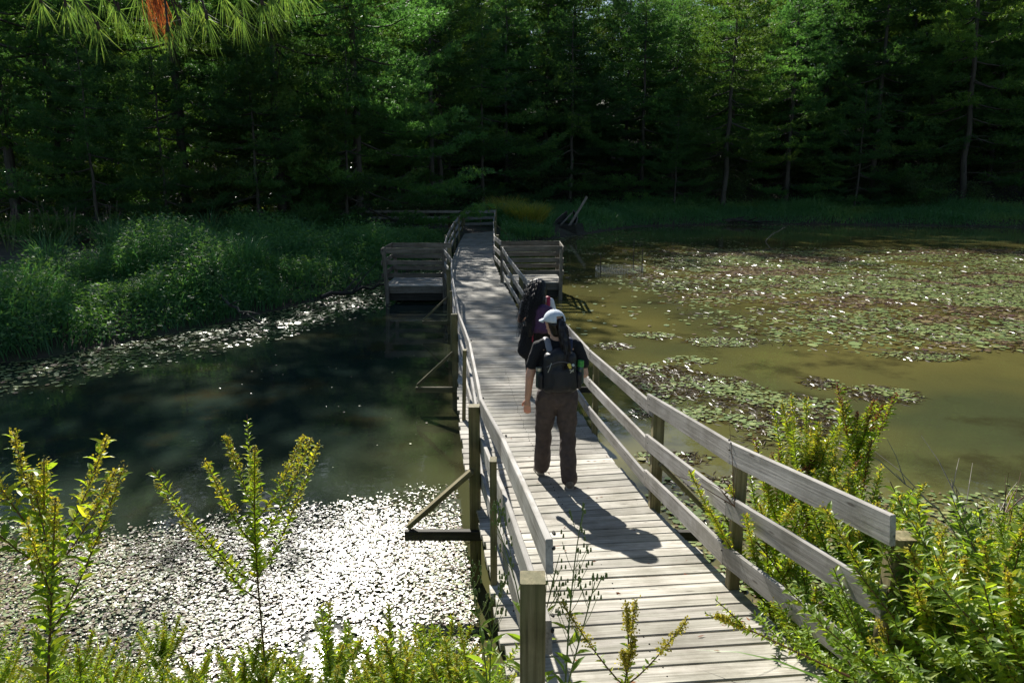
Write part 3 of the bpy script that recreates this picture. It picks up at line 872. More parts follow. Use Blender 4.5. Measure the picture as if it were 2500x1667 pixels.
for (x, y, s) in rows:
    k = rp_.choice((0, 0, 1, 2, 3, 2))
    if y < 48: lab, grp = 'dark pine crowded behind the front row of pines on the left', 'second row of pines on the left'
    elif x < 2: lab, grp = 'pine deep in the dark woods on the left and middle', 'pines deep in the left woods'
    else: lab, grp = 'pine deep in the dark woods on the right', 'pines deep in the right woods'
    if x > 24: s *= 1.28
    place(pines, used, k, x, y, s, rp_.uniform(0, 6.28), lab, grp)

# the wooded hill behind, far enough to read as one mass
rgw = np.random.default_rng(61); mb = MB()
for i in range(420):
    cx = rgw.uniform(-105, 112); cy = rgw.uniform(84, 118) + .1 * abs(cx) * 0
    if i % 3 == 0: cy = rgw.uniform(74, 90)
    gz0 = float(ground_h(cx, cy)); hh = rgw.uniform(10, 22) if cy > 90 else rgw.uniform(2, 9)
    m = 420; v = rgw.normal(size=(m, 3)); v = norm(v) * (rgw.random((m, 1)) ** .35)
    p = v * np.array([3.4, 3.2, hh * .5]) + np.array([cx, cy, gz0 + hh * .55])
    quads_leaf(mb, p, v * .6 + rgw.normal(size=(m, 3)), .5 + .3 * rgw.random(m), .26, tone=np.clip(rgw.random(m) * .6 + rgw.random() * .4, 0, 1))
o = mb.build('far_wood', M_PINE); tag(o, 'wooded hillside closing the view behind the pines', 'woods', kind='stuff')

# ---------------------------------------------------------------- broadleaf understory
def make_shrub(Hh, seed, n=2600, ls=.085, w=1.1, mat=None, name='understory_shrub'):
    rg = np.random.default_rng(seed); rnd = random.Random(seed)
    root = empty(name); st = MB(); lf = MB(); P = []; D = []
    for i in range(9):
        a = rnd.uniform(0, 6.28); L = Hh * rnd.uniform(.6, 1.05); sp = w * rnd.uniform(.3, 1)
        t = np.linspace(0, 1, 7)
        C = np.stack([math.cos(a) * sp * t ** 1.3, math.sin(a) * sp * t ** 1.3, L * t], 1)
        tube(st, C, .022 * (1 - t * .8), 4, cap=False)
        m = n // 9
        q = .2 + .8 * rg.random(m) ** .7
        pp = np.stack([np.interp(q, t, C[:, k]) for k in range(3)], 1)
        off = rg.normal(size=(m, 3)) * np.array([.3, .3, .16]) * (w * .7)
        P.append(pp + off); D.append(off + rg.normal(size=(m, 3)) * .25)
    st.build('stems', M_BARK, root)
    quads_leaf(lf, np.concatenate(P), np.concatenate(D), ls * (.7 + .6 * rg.random(n // 9 * 9)), ls * .6)
    lf.build('leaves', mat or M_BROAD, root)
    return root
shr = [make_shrub(3.2, 11, w=1.5, n=3400, ls=.12), make_shrub(2.0, 12, w=1.3, n=2400, ls=.10), make_shrub(4.6, 13, w=1.8, n=4200, ls=.13)]
us = [False] * 3
for i in range(95):
    if i < 34: x = rp_.uniform(-34, -4); y = 34 + rp_.uniform(-1, 12) + max(0, x + 12) * .5
    else: x = rp_.uniform(-3, 44); y = rp_.uniform(55.5, 70)
    if x < 1 and y < 44 and x > -10: y = 45
    lab, grp = ('leafy shrub in the shade under the left pines', 'shrubs under the left pines') if i < 34 else ('leafy shrub in the shade under the right pines', 'shrubs under the right pines')
    place(shr, us, rp_.choice((0, 1, 2)), x, y, rp_.uniform(.7, 1.15), rp_.uniform(0, 6.28), lab, grp, cat='shrub')

# ---------------------------------------------------------------- grassy banks (uncountable growth)
def in_bank(n, xr, yr, dmin, dmax, rg):
    X = []; Y = []
    c = 0
    while c < n:
        x = rg.uniform(*xr, n * 2); y = rg.uniform(*yr, n * 2)
        d = pond_sd(x, y); ok = (d > dmin) & (d < dmax)
        X.append(x[ok]); Y.append(y[ok]); c += ok.sum()
    return np.concatenate(X)[:n], np.concatenate(Y)[:n]
rg = np.random.default_rng(21)
mb = MB()
x, y = in_bank(78000, (-34, -2.9), (10, 37), .05, 8.5, rg)
keep = ~((x > -3.75) & (y > 19.8) & (y < 22.3)) & ~((x < -11) & (pond_sd(x, y) > 5.2)); x, y = x[keep], y[keep]
hump = np.clip(.8 + .75 * pnoise(x, y, 2.0, 3.) + .3 * pnoise(x, y, .7, 5.), .25, 1.9)
d = pond_sd(x, y)
Hh = (.85 + .65 * rg.random(len(x))) * np.where(x < -11, .72, 1.0) * np.where(x < -16, .85, 1.0) * hump * np.clip(.35 + d * .5, .4, 1) * np.where(y > 30, .62, 1.0) * np.where(x > -6, .8, 1) 
cl = np.round(x * 1.6) + np.round(y * 1.6) * 13.7
az = np.sin(cl * 12.9898) * 6.0 + rg.normal(size=len(x)) * .8
tn = np.clip(.35 + .25 * pnoise(x, y, 1.2, 8.) + .3 * rg.random(len(x)) - .1, 0, 1)
blades(mb, np.stack([x, y, ground_h(x, y) - .03], 1), Hh, .016 + .012 * rg.random(len(x)), .35 + .5 * rg.random(len(x)), tone=tn, az=az)
# leafy herbs among them
k = rg.choice(len(x), 130000, replace=True)
hz = Hh[k] * (.40 + .52 * rg.random(len(k)) ** .5)
P = np.stack([x[k] + rg.normal(size=len(k)) * .12, y[k] + rg.normal(size=len(k)) * .12, ground_h(x[k], y[k]) + hz], 1)
D = rg.normal(size=(len(k), 3)) * np.array([1, 1, .5])
quads_leaf(mb, P, D, .08 + .08 * rg.random(len(k)), .03 + .025 * rg.random(len(k)), tone=np.clip(tn[k] + .1, 0, 1), mi=1)
o = mb.build('bank_grass', [M_GRASS, M_MOUND]); tag(o, 'dense tall green grass and herbs covering the shaded left bank', 'tall grass', kind='stuff')

mb = MB()
x, y = in_bank(46000, (-2.6, 44), (36.5, 60), .1, 7.5, rg)
keep = ~((x > -3) & (x < -.6) & (y < 42)) & ~((np.abs(x - 3.4) < 1.0) & (y < 46.6) & (y > 42)); x, y = x[keep], y[keep]
hump = np.clip(.8 + .5 * pnoise(x, y, 2.2, 3.5), .25, 1.6)
dd = pond_sd(x, y)
Hh = (.5 + .6 * rg.random(len(x))) * hump * np.clip(.3 + dd * .35, .3, 1.35)
tn = np.clip(.55 + .35 * pnoise(x, y, 2.5, 6.) + .25 * rg.random(len(x)), 0, 1)  # tones raised to put a sunlit look into this shore's colour
blades(mb, np.stack([x, y, ground_h(x, y) - .03], 1), Hh, .028 + .02 * rg.random(len(x)), .35 + .5 * rg.random(len(x)), tone=tn)
k = rg.choice(len(x), 26000)
P = np.stack([x[k], y[k], ground_h(x[k], y[k]) + Hh[k] * (.4 + .6 * rg.random(len(k)))], 1)
quads_leaf(mb, P, rg.normal(size=(len(k), 3)), .12, .06, tone=np.clip(tn[k], 0, 1))
o = mb.build('bank_grass', M_GRASS); tag(o, 'low green grass and weeds along the far right shore below the pines', 'grass', kind='stuff')

# loose undergrowth on the forest floor
mb = MB()
x, y = in_bank(30000, (-40, 46), (30, 72), 5.5, 30, rg)
quads_leaf(mb, np.stack([x, y, ground_h(x, y) + rg.random(len(x)) ** 2 * 1.1 + .03], 1), rg.normal(size=(len(x), 3)) * np.array([1, 1, .5]), .16, .10)
o = mb.build('undergrowth', M_BROAD); tag(o, 'low leafy undergrowth on the dark forest floor', 'undergrowth', kind='stuff')

def sedge(name, label, x, y, n, h, w, r, mat, group=None, cat='sedge clump'):
    rg2 = np.random.default_rng(int(abs(x * 100) + y)); mb = MB()
    a = rg2.random(n) * 6.28; rr = np.sqrt(rg2.random(n)) * r
    P = np.stack([np.cos(a) * rr, np.sin(a) * rr, np.zeros(n)], 1)
    blades(mb, P, h * (.6 + .5 * rg2.random(n)), w, .3 + .5 * rg2.random(n), az=a + rg2.normal(size=n) * .5)
    o = mb.build(name, mat); o.location = (x, y, float(ground_h(x, y)) - .03)
    tag(o, label, cat, group); return o
sedge('sedge_clump', 'yellowing tall sedge clump right of the end of the boardwalk', px(1285, 43), 43.0, 1300, 1.7, .03, 1.0, M_SEDGE)
sedge('sedge_clump', 'pale wispy sedge clump behind the end of the boardwalk', px(1235, 46), 46.0, 800, 2.0, .02, .9, M_SEDGE)
sedge('sedge_clump', 'low bright green sedge at the waterline beside the end of the boardwalk', .9, 40.3, 900, .7, .03, 1.1, M_GRASS)
for i in range(12):
    sedge('grass_tuft', 'taller arching grass tuft rising from the left bank', rp_.uniform(-14, -5), rp_.uniform(20, 30), 160, 1.7, .02, .3, M_GRASS, 'grass tufts on the left bank', 'grass tuft')
M_PURPLE = leaf_mat('purple_flower_spikes', (.16, .07, .16), (.22, .1, .2), trans=.3)
for i in range(8):
    rg2 = np.random.default_rng(90 + i); xx = rp_.uniform(-18, -11); yy = 24 + rp_.uniform(-1, 5)
    root = empty('loosestrife', (xx, yy, float(ground_h(xx, yy)))); mb = MB(); fl_ = MB()
    for j in range(5):
        a = rp_.uniform(0, 6.28); top = np.array([math.cos(a) * .3, math.sin(a) * .3, rp_.uniform(1.3, 1.8)])
        tube(mb, [(0, 0, 0), top * .6, top], [.008, .006, .004], 4)
        q = rg2.random(40); quads_leaf(fl_, top * (.78 + .22 * q)[:, None] + rg2.normal(size=(40, 3)) * .012, rg2.normal(size=(40, 3)), .028, .016)
    mb.build('stems', M_STEM, root); fl_.build('flowers', M_PURPLE, root)
    tag(root, 'dull purple flower spikes standing at the back of the left bank', 'wildflower', 'purple wildflowers on the left bank')
# ---------------------------------------------------------------- floating pads and pondweed
def at_water(pxx, pyy):
    th = R(PITCH); b = (pyy - 833.5) / 1800; a = (pxx - 1250) / 1800
    t = CAM_Z / (b * math.cos(th) + math.sin(th))
    return a * t, t * (math.cos(th) - b * math.sin(th))
def soft(v, a, b):
    return np.clip((v - a) / (b - a), 0, 1)
rg = np.random.default_rng(33)
def off_deck(x, y):
    l = np.interp(y, TAB[:, 0], TAB[:, 1]); r = np.interp(y, TAB[:, 0], TAB[:, 2])
    return (x < l - .05) | (x > r + .05)
def pads(name, label, n, xr, yr, dens, size, tilt, tonef=None, k=8):
    x = rg.uniform(*xr, n); y = rg.uniform(*yr, n)
    d = pond_sd(x, y)
    p = dens(x, y, -d)
    ok = (rg.random(n) < p) & (d < -.02) & off_deck(x, y)
    x, y = x[ok], y[ok]; m = len(x)
    s = size * np.exp(rg.normal(size=m) * .32)
    s = s * (1 + .3 * (rg.random(m) > .9))
    ang = np.arange(k) * 2 * math.pi / k
    asp = .72 + .28 * rg.random(m); rot = rg.random(m) * 6.28
    ex = np.cos(ang)[None] * s[:, None]; ey = np.sin(ang)[None] * (s * asp)[:, None]
    lx = ex * np.cos(rot)[:, None] - ey * np.sin(rot)[:, None]; ly = ex * np.sin(rot)[:, None] + ey * np.cos(rot)[:, None]
    tx = rg.normal(size=m) * tilt; ty = rg.normal(size=m) * tilt
    z0 = .006 + .012 * rg.random(m) + (np.abs(tx) + np.abs(ty)) * s * .8
    lz = z0[:, None] + lx * tx[:, None] + ly * ty[:, None] + .10 * (rg.random((m, 1)) < .25) * (np.cos(2 * ang)[None] * s[:, None])
    V = np.stack([x[:, None] + lx, y[:, None] + ly, np.maximum(lz, .004)], -1)
    V = np.concatenate([V, np.stack([x, y, z0], -1)[:, None, :]], 1)
    base = (np.arange(m) * (k + 1))[:, None]
    f = np.concatenate([base + np.array([[i, (i + 1) % k, k]]) for i in range(k)])
    mb = MB(); t = rg.random(m) if tonef is None else tonef(x, y, rg.random(m))
    mb.add(V.reshape(-1, 3), f, np.repeat(np.clip(t, 0, 1), k + 1))
    o = mb.build(name, M_PAD); tag(o, label, 'floating leaves', kind='stuff')
    return m
# near left, glittering against the sun
def d1(x, y, d):
    edge = 7.35 + .35 * pnoise(x, y, 1.1, 1.) + .12 * pnoise(x, y, .35, 2.) - .30 * np.clip(-1.3 - x, 0, 9)**1.0 * .55
    gx_, gy_ = at_water(780, 1560)
    hole = soft(np.hypot((x - gx_) * 1.2, (y - gy_) * .8) + .12 * pnoise(x, y, .2, 5.), .10, .34)
    return hole * soft(edge - y, -.35, .45) ** 1.3 * (.72 + .5 * soft(pnoise(x, y, .5, 4.), -.5, .5))
n1 = pads('floating_leaves', 'mat of small round floating leaves glittering in the sun at lower left', 112000, (-7.5, .6), (3.3, 8.0), d1, .0108, .05, lambda x, y, r: np.where(r > .3, .66 + r * .34, r), 7)
# near right
def d2(x, y, d):
    edge = 7.3 + .3 * pnoise(x, y, .9, 2.) + .05 * x
    return soft(edge - y, -.4, .5) * (.45 + .6 * soft(pnoise(x, y, .45, 4.), -.4, .6))
n2 = pads('floating_leaves', 'mat of round green floating leaves on the water right of the near boardwalk', 30000, (.9, 11), (3.9, 8.6), d2, .024, .05, lambda x, y, r: r * .85 + .1)
# big field on the right
c0 = at_water(1500, 850)
def d3(x, y, d):
    e = .55 * pnoise(x, y, 2.6, 1.5) + .35 * pnoise(x, y, .9, 6.) + .2 * pnoise(x, y, .35, 2.)
    band = soft(x - 4.0 - .10 * np.abs(y - 24), 0, 4.5) * soft(y, 14.2, 16.2) * soft(-y, -36.5, -31)
    e2 = soft(e + .5 * pnoise(x, y * 1.6, .5, 12.), -.55, .55)
    return np.clip(band * e2, 0, 1) * .85
n3 = pads('floating_leaves', 'broad field of pale floating leaves across the sunlit right side of the pond', 210000, (3.5, 36), (13.5, 37), d3, .043, .032,
          lambda x, y, r: np.where(pnoise(x, y * 1.5, 2.8, 9.) + .5 * pnoise(x, y, .6, 3.) > .3, .82 + .2 * r, r * .85))
def blob(cx, cy, rx, ry, s=1.0):
    return lambda x, y: np.clip(1.25 - ((x - cx) / rx) ** 2 - ((y - cy) / ry) ** 2, 0, 1) * s
PT = [(1600, 915, 120, 28), (1700, 945, 150, 35), (1800, 985, 190, 40), (1900, 1020, 150, 40), (2160, 965, 90, 22), (1760, 835, 90, 12), (1620, 700, 110, 10), (1700, 1010, 60, 25), (1930, 1075, 120, 25), (1530, 900, 30, 8), (1590, 820, 60, 8), (2000, 935, 50, 15), (1980, 985, 60, 15), (1720, 1180, 130, 22), (1500, 845, 45, 8), (1640, 1120, 90, 18), (1580, 1010, 45, 12), (2250, 870, 120, 12), (2350, 830, 90, 10), (1690, 880, 60, 10)]
BL = []
for (a, b, c, e) in PT:
    X0, Y0 = at_water(a, b); X1, _ = at_water(a + c, b); _, Y1 = at_water(a, b - e)
    BL.append(blob(X0, Y0, X1 - X0, Y1 - Y0))
def d4(x, y, d):
    v = np.max([f(x, y) for f in BL], axis=0)
    return v * soft(pnoise(x, y, .55, 3.) + .4 * pnoise(x, y, .2, 7.), -.45, .5) * .55
n4 = pads('floating_leaves', 'scattered patches of pale floating leaves over brown weed in the middle of the right water', 80000, (1.5, 10), (7.5, 20), d4, .026, .045, lambda x, y, r: r * .7 + .1)
# strip along the left bank
def d5(x, y, d):
    return soft(-d, -2.7, -1.2) * (.6 + .4 * soft(pnoise(x, y, .8, 3.), -.5, .5)) * soft(-x, 1.2, 2.4)
n5 = pads('floating_leaves', 'strip of small floating leaves along the foot of the left grassy bank', 90000, (-24, -1.9), (9.5, 33), d5, .034, .09)
# thin sprinkling and the far strip
def d6(x, y, d):
    return .05 + .6 * soft(pnoise(x, y, 1.4, 11.) + .4 * pnoise(x, y, .5, 1.), .35, .9) * soft(y, 12, 30)
n6 = pads('floating_leaves', 'thin sprinkling of floating leaves between the right platform and the far bank', 22000, (-1, 12), (16, 42), d6, .05, .05)
def d7(x, y, d):
    return soft(-d, -3.2, -.5) * .35 * soft(pnoise(x, y, 2.2, 5.), -.2, .7)
n7 = pads('floating_leaves', 'thin line of floating leaves along the far right shore', 26000, (0, 42), (37, 54), d7, .07, .05)
def d8(x, y, d): return .03 * soft(pnoise(x, y, 1.2, 15.), -.3, .8) + 0 * x
n8 = pads('floating_specks', 'tiny leaf specks sprinkled over the dark left water', 9000, (-10, -.6), (7, 17), d8, .012, .05)

# brown weed just under and at the surface
def weed(name, label, n, xr, yr, dens, L):
    x = rg.uniform(*xr, n); y = rg.uniform(*yr, n); d = pond_sd(x, y)
    ok = (rg.random(n) < dens(x, y, -d)) & (d < -.1) & off_deck(x, y); x, y = x[ok], y[ok]; m = len(x)
    D = np.stack([rg.normal(size=m), rg.normal(size=m), rg.normal(size=m) * .02], 1)
    mb = MB(); quads_leaf(mb, np.stack([x, y, .003 + .010 * rg.random(m)], 1), D, L * (.5 + rg.random(m)), L * .13)
    o = mb.build(name, M_WEED); tag(o, label, 'pondweed', kind='stuff')
weed('pondweed', 'stringy brown pondweed among the leaf patches in the middle of the right water', 90000, (1.5, 10), (7.5, 20), lambda x, y, d: np.clip(np.max([f(x, y) for f in BL], axis=0) * 1.2, 0, 1) * soft(pnoise(x + .3, y + .2, .7, 3.), -.7, .1) * .9, .15)
weed('pondweed', 'brown pondweed between the pads of the broad right field', 150000, (3.5, 34), (14, 36), lambda x, y, d: np.clip(d3(x + .4, y, d) * 1.3, 0, 1), .24)
weed('pondweed', 'brown weed between the glittering leaves at lower left', 34000, (-7.5, .5), (3.6, 8), lambda x, y, d: d1(x, y, d) * .8, .07)
weed('pondweed', 'brown weed between the green leaves right of the near boardwalk', 16000, (.9, 11), (4, 8.6), lambda x, y, d: d2(x, y, d) * .8, .07)
print('pads', n1, n2, n3, n4, n5, n6, n7, n8)
# ---------------------------------------------------------------- people
def blob_obj(name, prims, mat, parent, voxel=.008, smooth=6, wob=0.0, wscale=.12, seed=0):
    mb = MB()
    for p in prims: capsule(mb, *p[:4], **(p[4] if len(p) > 4 else {}))
    o = mb.build(name, mat, parent, smooth=True)
    m = o.modifiers.new('fuse', 'REMESH'); m.mode = 'VOXEL'; m.voxel_size = voxel; m.use_smooth_shade = True
    m = o.modifiers.new('soften', 'SMOOTH'); m.factor = .6; m.iterations = smooth
    if wob:
        tx = bpy.data.textures.new('folds', 'CLOUDS'); tx.noise_scale = wscale; tx.noise_depth = 3
        m = o.modifiers.new('folds', 'DISPLACE'); m.texture = tx; m.strength = wob; m.mid_level = .5
    return o

M_SKIN = plain('skin', (.62, .36, .25), .5, nscale=18, namt=.12)
M_SKIN.node_tree.nodes['Principled BSDF'].inputs['Subsurface Weight'].default_value = .1
M_BLACK = plain('black_cotton', (.012, .012, .014), .85, nscale=60, namt=.3, bump=.3)
M_TROUS = plain('grey_brown_trousers', (.085, .064, .058), .75, nscale=25, namt=.3, bump=.3)
M_PACK = plain('black_pack_nylon', (.014, .015, .018), .5, nscale=90, namt=.3, bump=.2)
M_CAP = plain('white_cap_cotton', (.62, .68, .74), .8, nscale=40, namt=.08, bump=.15)
M_SHOE = plain('worn_grey_shoe', (.22, .19, .16), .7, nscale=40, namt=.4)
M_SOLE = plain('pale_sole', (.42, .38, .32), .7)
M_GREEN = plain('green_plastic_cap', (.05, .30, .06), .35)
M_BOTTLE = plain('dark_bottle', (.03, .06, .05), .2, spec=.6)
M_SILVER = plain('silver_lid', (.5, .5, .46), .35, metal=.9)
M_YELLOW = plain('yellow_patch', (.55, .45, .08), .7)
M_WHITE = plain('white_cotton', (.7, .72, .76), .8, nscale=30, namt=.08)
M_HAIRM = leaf_mat('dark_brown_hair', (.010, .006, .004), (.022, .011, .007), (.05, .022, .012), trans=.1, rough=.35, spec=.5, tcol=(1.5, .8, .5))
M_CURL = leaf_mat('black_curly_hair', (.006, .005, .004), (.012, .009, .008), (.022, .016, .013), trans=.06, rough=.4, spec=.5, tcol=(1.2, .9, .8))
M_PURPLE2 = plain('purple_pack', (.085, .035, .10), .7, nscale=50)
M_RED = plain('red_strap', (.35, .02, .05), .6)
M_TURQ = plain('turquoise_tab', (.1, .5, .6), .5)
M_LIME = plain('lime_panel', (.30, .36, .05), .7)
M_NAVY = plain('navy_strap', (.015, .02, .06), .6)

def strands(mb, roots, path_fn, n, r, segs=14, sides=3):
    for i in range(n):
        P = path_fn(i)
        tube(mb, P, np.linspace(r, r * .4, len(P)), sides, tone=random.random(), cap=False)

def hand(prims, wrist, down, palm_n, thumb_dir, s=1.0, curl=.35):
    """palm plus five separate fingers; down = finger direction, palm_n = palm normal"""
    w = np.array(wrist, float); d = norm(np.array(down, float)); pn = norm(np.array(palm_n, float)); sd_ = np.cross(d, pn)
    if sd_.dot(np.array(thumb_dir)) < 0: sd_ = -sd_
    prims.append((w, .021 * s, w + d * .05 * s, .024 * s, dict(sq=(1.0, 1.0))))
    for o_ in (-.022, -.008, .008, .022):
        prims.append((w + d * .03 * s + sd_ * o_ * s * .8, .013 * s, w + d * .082 * s + sd_ * o_ * s, .0105 * s))
    for o_, L in ((-.026, .055), (-.009, .07), (.009, .075), (.026, .068)):
        b = w + d * .085 * s + sd_ * o_ * s
        m1 = b + (d * 1 + pn * curl * .5) * L * .45 * s
        m2 = m1 + (d * .85 + pn * curl * 1.3) * L * .35 * s
        m3 = m2 + (d * .6 + pn * curl * 2.0) * L * .22 * s
        prims.append((b, .0095 * s, m1, .009 * s)); prims.append((m1, .009 * s, m2, .0082 * s)); prims.append((m2, .0082 * s, m3, .007 * s))
    t0 = w + d * .025 * s + sd_ * .02 * s; t1 = t0 + (sd_ * .7 + d * .7 + pn * .3) * .035 * s; t2 = t1 + (sd_ * .25 + d + pn * .4) * .03 * s
    prims.append((t0, .012 * s, t1, .0105 * s)); prims.append((t1, .0105 * s, t2, .0085 * s))

def head(prims, c, s=1.0, yaw=0.0):
    """skull, face, nose, chin, ears, neck; faces +Y turned by yaw"""
    cy, sy = math.cos(yaw), math.sin(yaw)
    def Q(x, y, z): return np.array([c[0] + (x * cy - y * sy) * s, c[1] + (x * sy + y * cy) * s, c[2] + z * s])
    f = (-sy, cy, 0)
    prims += [(Q(0, -.012, .02), .083 * s, Q(0, .012, .02), .080 * s, dict(sq=(.92, 1.15), fwd=f)),
              (Q(0, .03, -.03), .060 * s, Q(0, .05, -.085), .030 * s, dict(sq=(.95, .9), fwd=f)),
              (Q(0, .088, .0), .008 * s, Q(0, .102, -.03), .012 * s),
              (Q(-.028, .084, -.058), .007 * s, Q(.028, .084, -.058), .007 * s),
              (Q(-.074, .0, .012), .014 * s, Q(-.076, -.008, -.03), .010 * s, dict(sq=(.5, 1.2), fwd=f)),
              (Q(.074, .0, .012), .014 * s, Q(.076, -.008, -.03), .010 * s, dict(sq=(.5, 1.2), fwd=f)),
              (Q(-.034, .074, .012), .012 * s, Q(-.028, .074, .012), .012 * s), (Q(.034, .074, .012), .012 * s, Q(.028, .074, .012), .012 * s)]
    return Q

def shoe(parent, heel, dirn, pitch=0.0, s=1.0, up=None):
    d = norm(np.array([dirn[0], dirn[1], 0.0])); h = np.array(heel, float)
    e = np.array([0, 0, 1.0])
    dd = d * math.cos(pitch) - e * math.sin(pitch); ee = e * math.cos(pitch) + d * math.sin(pitch)
    P = lambda a, b: h + dd * a * s + ee * b * s
    o = blob_obj('shoe', [(P(.03, .045), .036 * s, P(.12, .04), .036 * s, dict(fwd=ee)), (P(.12, .035), .036 * s, P(.20, .028), .033 * s, dict(sq=(1.15, .8), fwd=ee)), (P(.03, .06), .036 * s, P(.05, .085), .036 * s)], M_SHOE, parent, voxel=.007, smooth=4)
    so = blob_obj('sole', [(P(.03, .012), .034 * s, P(.2, .010), .036 * s, dict(sq=(1.12, .38), fwd=ee))], M_SOLE, o, voxel=.006, smooth=2)
    return o

def pack(parent, zc, hw, hh, depth, y0, mat, name='backpack'):
    prims = []
    for sx in (-1, 1):
        prims.append(((sx * (hw - .05), y0 - depth * .5, zc - hh + .06), .06, (sx * (hw - .055), y0 - depth * .45, zc + hh - .09), .052, dict(sq=(1, depth / .11))))
    prims.append(((0, y0 - depth * .52, zc - hh + .065), .07, (0, y0 - depth * .45, zc + hh - .07), .066, dict(sq=(1.5, depth / .125))))
    prims.append(((0, y0 - depth * .9, zc - hh + .08), .06, (0, y0 - depth * .85, zc + .0), .05, dict(sq=(1.9, .8))))
    return blob_obj(name, prims, mat, parent, voxel=.009, smooth=8, wob=.012, wscale=.09)

# ---- person with the white cap
yy = 6.45
l_, r_, zd_ = deck(yy)
p1 = empty('person', (.41, yy, float(deck(6.45)[2]) + .0), R(4)); p1.scale = (1.02, 1.02, 1.02)
tag(p1, 'person walking away in a white cap with a black t-shirt, black backpack and grey trousers', 'person')
body = []
hc = (-.03, .03, 1.475)
Q = head(body, hc, 1.0, yaw=.45)
body += [((0, -.005, 1.28), .058, (-.02, .015, 1.42), .052), ((0, 0, 1.05), .12, (0, 0, 1.2), .13, dict(sq=(1.15, .75))),
         ((-.12, 0, 1.27), .06, (.12, 0, 1.27), .06), ((0, 0, .86), .12, (0, 0, 1.0), .115, dict(sq=(1.2, .8)))]
# left arm hanging
body += [((-.175, 0, 1.275), .05, (-.245, -.02, 1.02), .041), ((-.245, -.02, 1.02), .039, (-.262, .02, .80), .026)]
hand(body, (-.262, .022, .79), (-.02, .08, -1), (.35, .9, 0), (.3, 1, 0), .98)
# right arm bent forward, hand to the pack strap
body += [((.175, 0, 1.275), .05, (.235, -.03, 1.03), .041), ((.235, -.03, 1.03), .039, (.16, .17, 1.10), .027)]
hand(body, (.158, .172, 1.10), (-.45, .45, .5), (-.9, -.2, .3), (0, 0, 1), .95, curl=.8)
# legs inside the trousers
body += [((-.09, 0, .86), .08, (-.11, .12, .47), .055), ((-.11, .12, .47), .05, (-.11, .19, .12), .035), ((.09, 0, .86), .08, (.10, -.02, .47), .055), ((.10, -.02, .47), .05, (.10, -.16, .10), .035)]
b1 = blob_obj('body', body, M_SKIN, p1, voxel=.0055, smooth=3)
blob_obj('t_shirt', [((0, 0, .98), .135, (0, 0, 1.15), .14, dict(sq=(1.22, .84))), ((0, 0, 1.12), .14, (0, -.005, 1.24), .12, dict(sq=(1.3, .8))), ((-.13, 0, 1.285), .062, (.13, 0, 1.285), .062),
         ((-.165, 0, 1.27), .064, (-.222, -.012, 1.12), .060), ((.165, 0, 1.27), .064, (.222, -.018, 1.12), .062)], M_BLACK, p1, voxel=.008, smooth=5, wob=.014, wscale=.1)
blob_obj('trousers', [((0, 0, .83), .13, (0, 0, .95), .12, dict(sq=(1.2, .92))), ((-.08, 0, .84), .108, (-.105, .10, .48), .080), ((-.105, .10, .48), .080, (-.11, .185, .10), .078, dict(sq=(.95, 1.1))),
         ((.08, 0, .84), .108, (.10, -.01, .48), .080), ((.10, -.01, .48), .080, (.10, -.125, .085), .078, dict(sq=(.95, 1.1)))], M_TROUS, p1, voxel=.009, smooth=4, wob=.035, wscale=.11)
shoe(p1, (-.115, .155, .0), (-.12, 1), pitch=.12)
shoe(p1, (.10, -.215, .0), (.05, 1))
# cap
capm = MB(); cyw = .45
for i in range(9):
    pass
def cap_obj(parent):
    mb = MB(); V = []; n = 28; rows = 9
    for j in range(rows):
        ph = j / (rows - 1) * R(92)
        for k in range(n):
            a = 2 * math.pi * k / n
            r = math.sin(ph); zz = math.cos(ph)
            crease = 1 + .012 * abs(math.sin(3 * a))
            V.append(Q(.089 * r * math.cos(a) * crease, .104 * r * math.sin(a) * crease - .006, .028 + .094 * zz))
    F = [(j * n + k, j * n + (k + 1) % n, (j + 1) * n + (k + 1) % n, (j + 1) * n + k) for j in range(rows - 1) for k in range(n)]
    # opening at the back for the pony tail
    F = [f for f in F if not (f[0] // n >= 5 and abs(((f[0] % n) + .5) / n - .75) < .085)]
    mb.add(V, F, .5)
    o = mb.build('cap', M_CAP, parent, smooth=True)
    m = o.modifiers.new('cloth', 'SOLIDIFY'); m.thickness = .004
    br = MB(); V = []; n2 = 12
    for k in range(n2 + 1):
        a = R(25) + R(130) * k / n2
        for rr, dz in ((1.0, .035), (1.45, .024), (1.85 * (1 - .0), .006)):
            rad = 1.0 + (rr - 1.0) * math.sin((a - R(25)) / R(130) * math.pi) ** .5
            V.append(Q(.092 * math.cos(a) * (1 + (rad - 1) * .35), .108 * math.sin(a) * rad, dz))
    F = [(k * 3 + j, k * 3 + j + 1, (k + 1) * 3 + j + 1, (k + 1) * 3 + j) for k in range(n2) for j in range(2)]
    br.add(V, F, .5); b = br.build('brim', M_CAP, o, smooth=True); m = b.modifiers.new('cloth', 'SOLIDIFY'); m.thickness = .005
    bt = MB(); capsule(bt, Q(0, -.006, .126), .006, Q(0, -.006, .13), .006); bt.build('button', M_CAP, o)
    return o
cap_obj(p1)
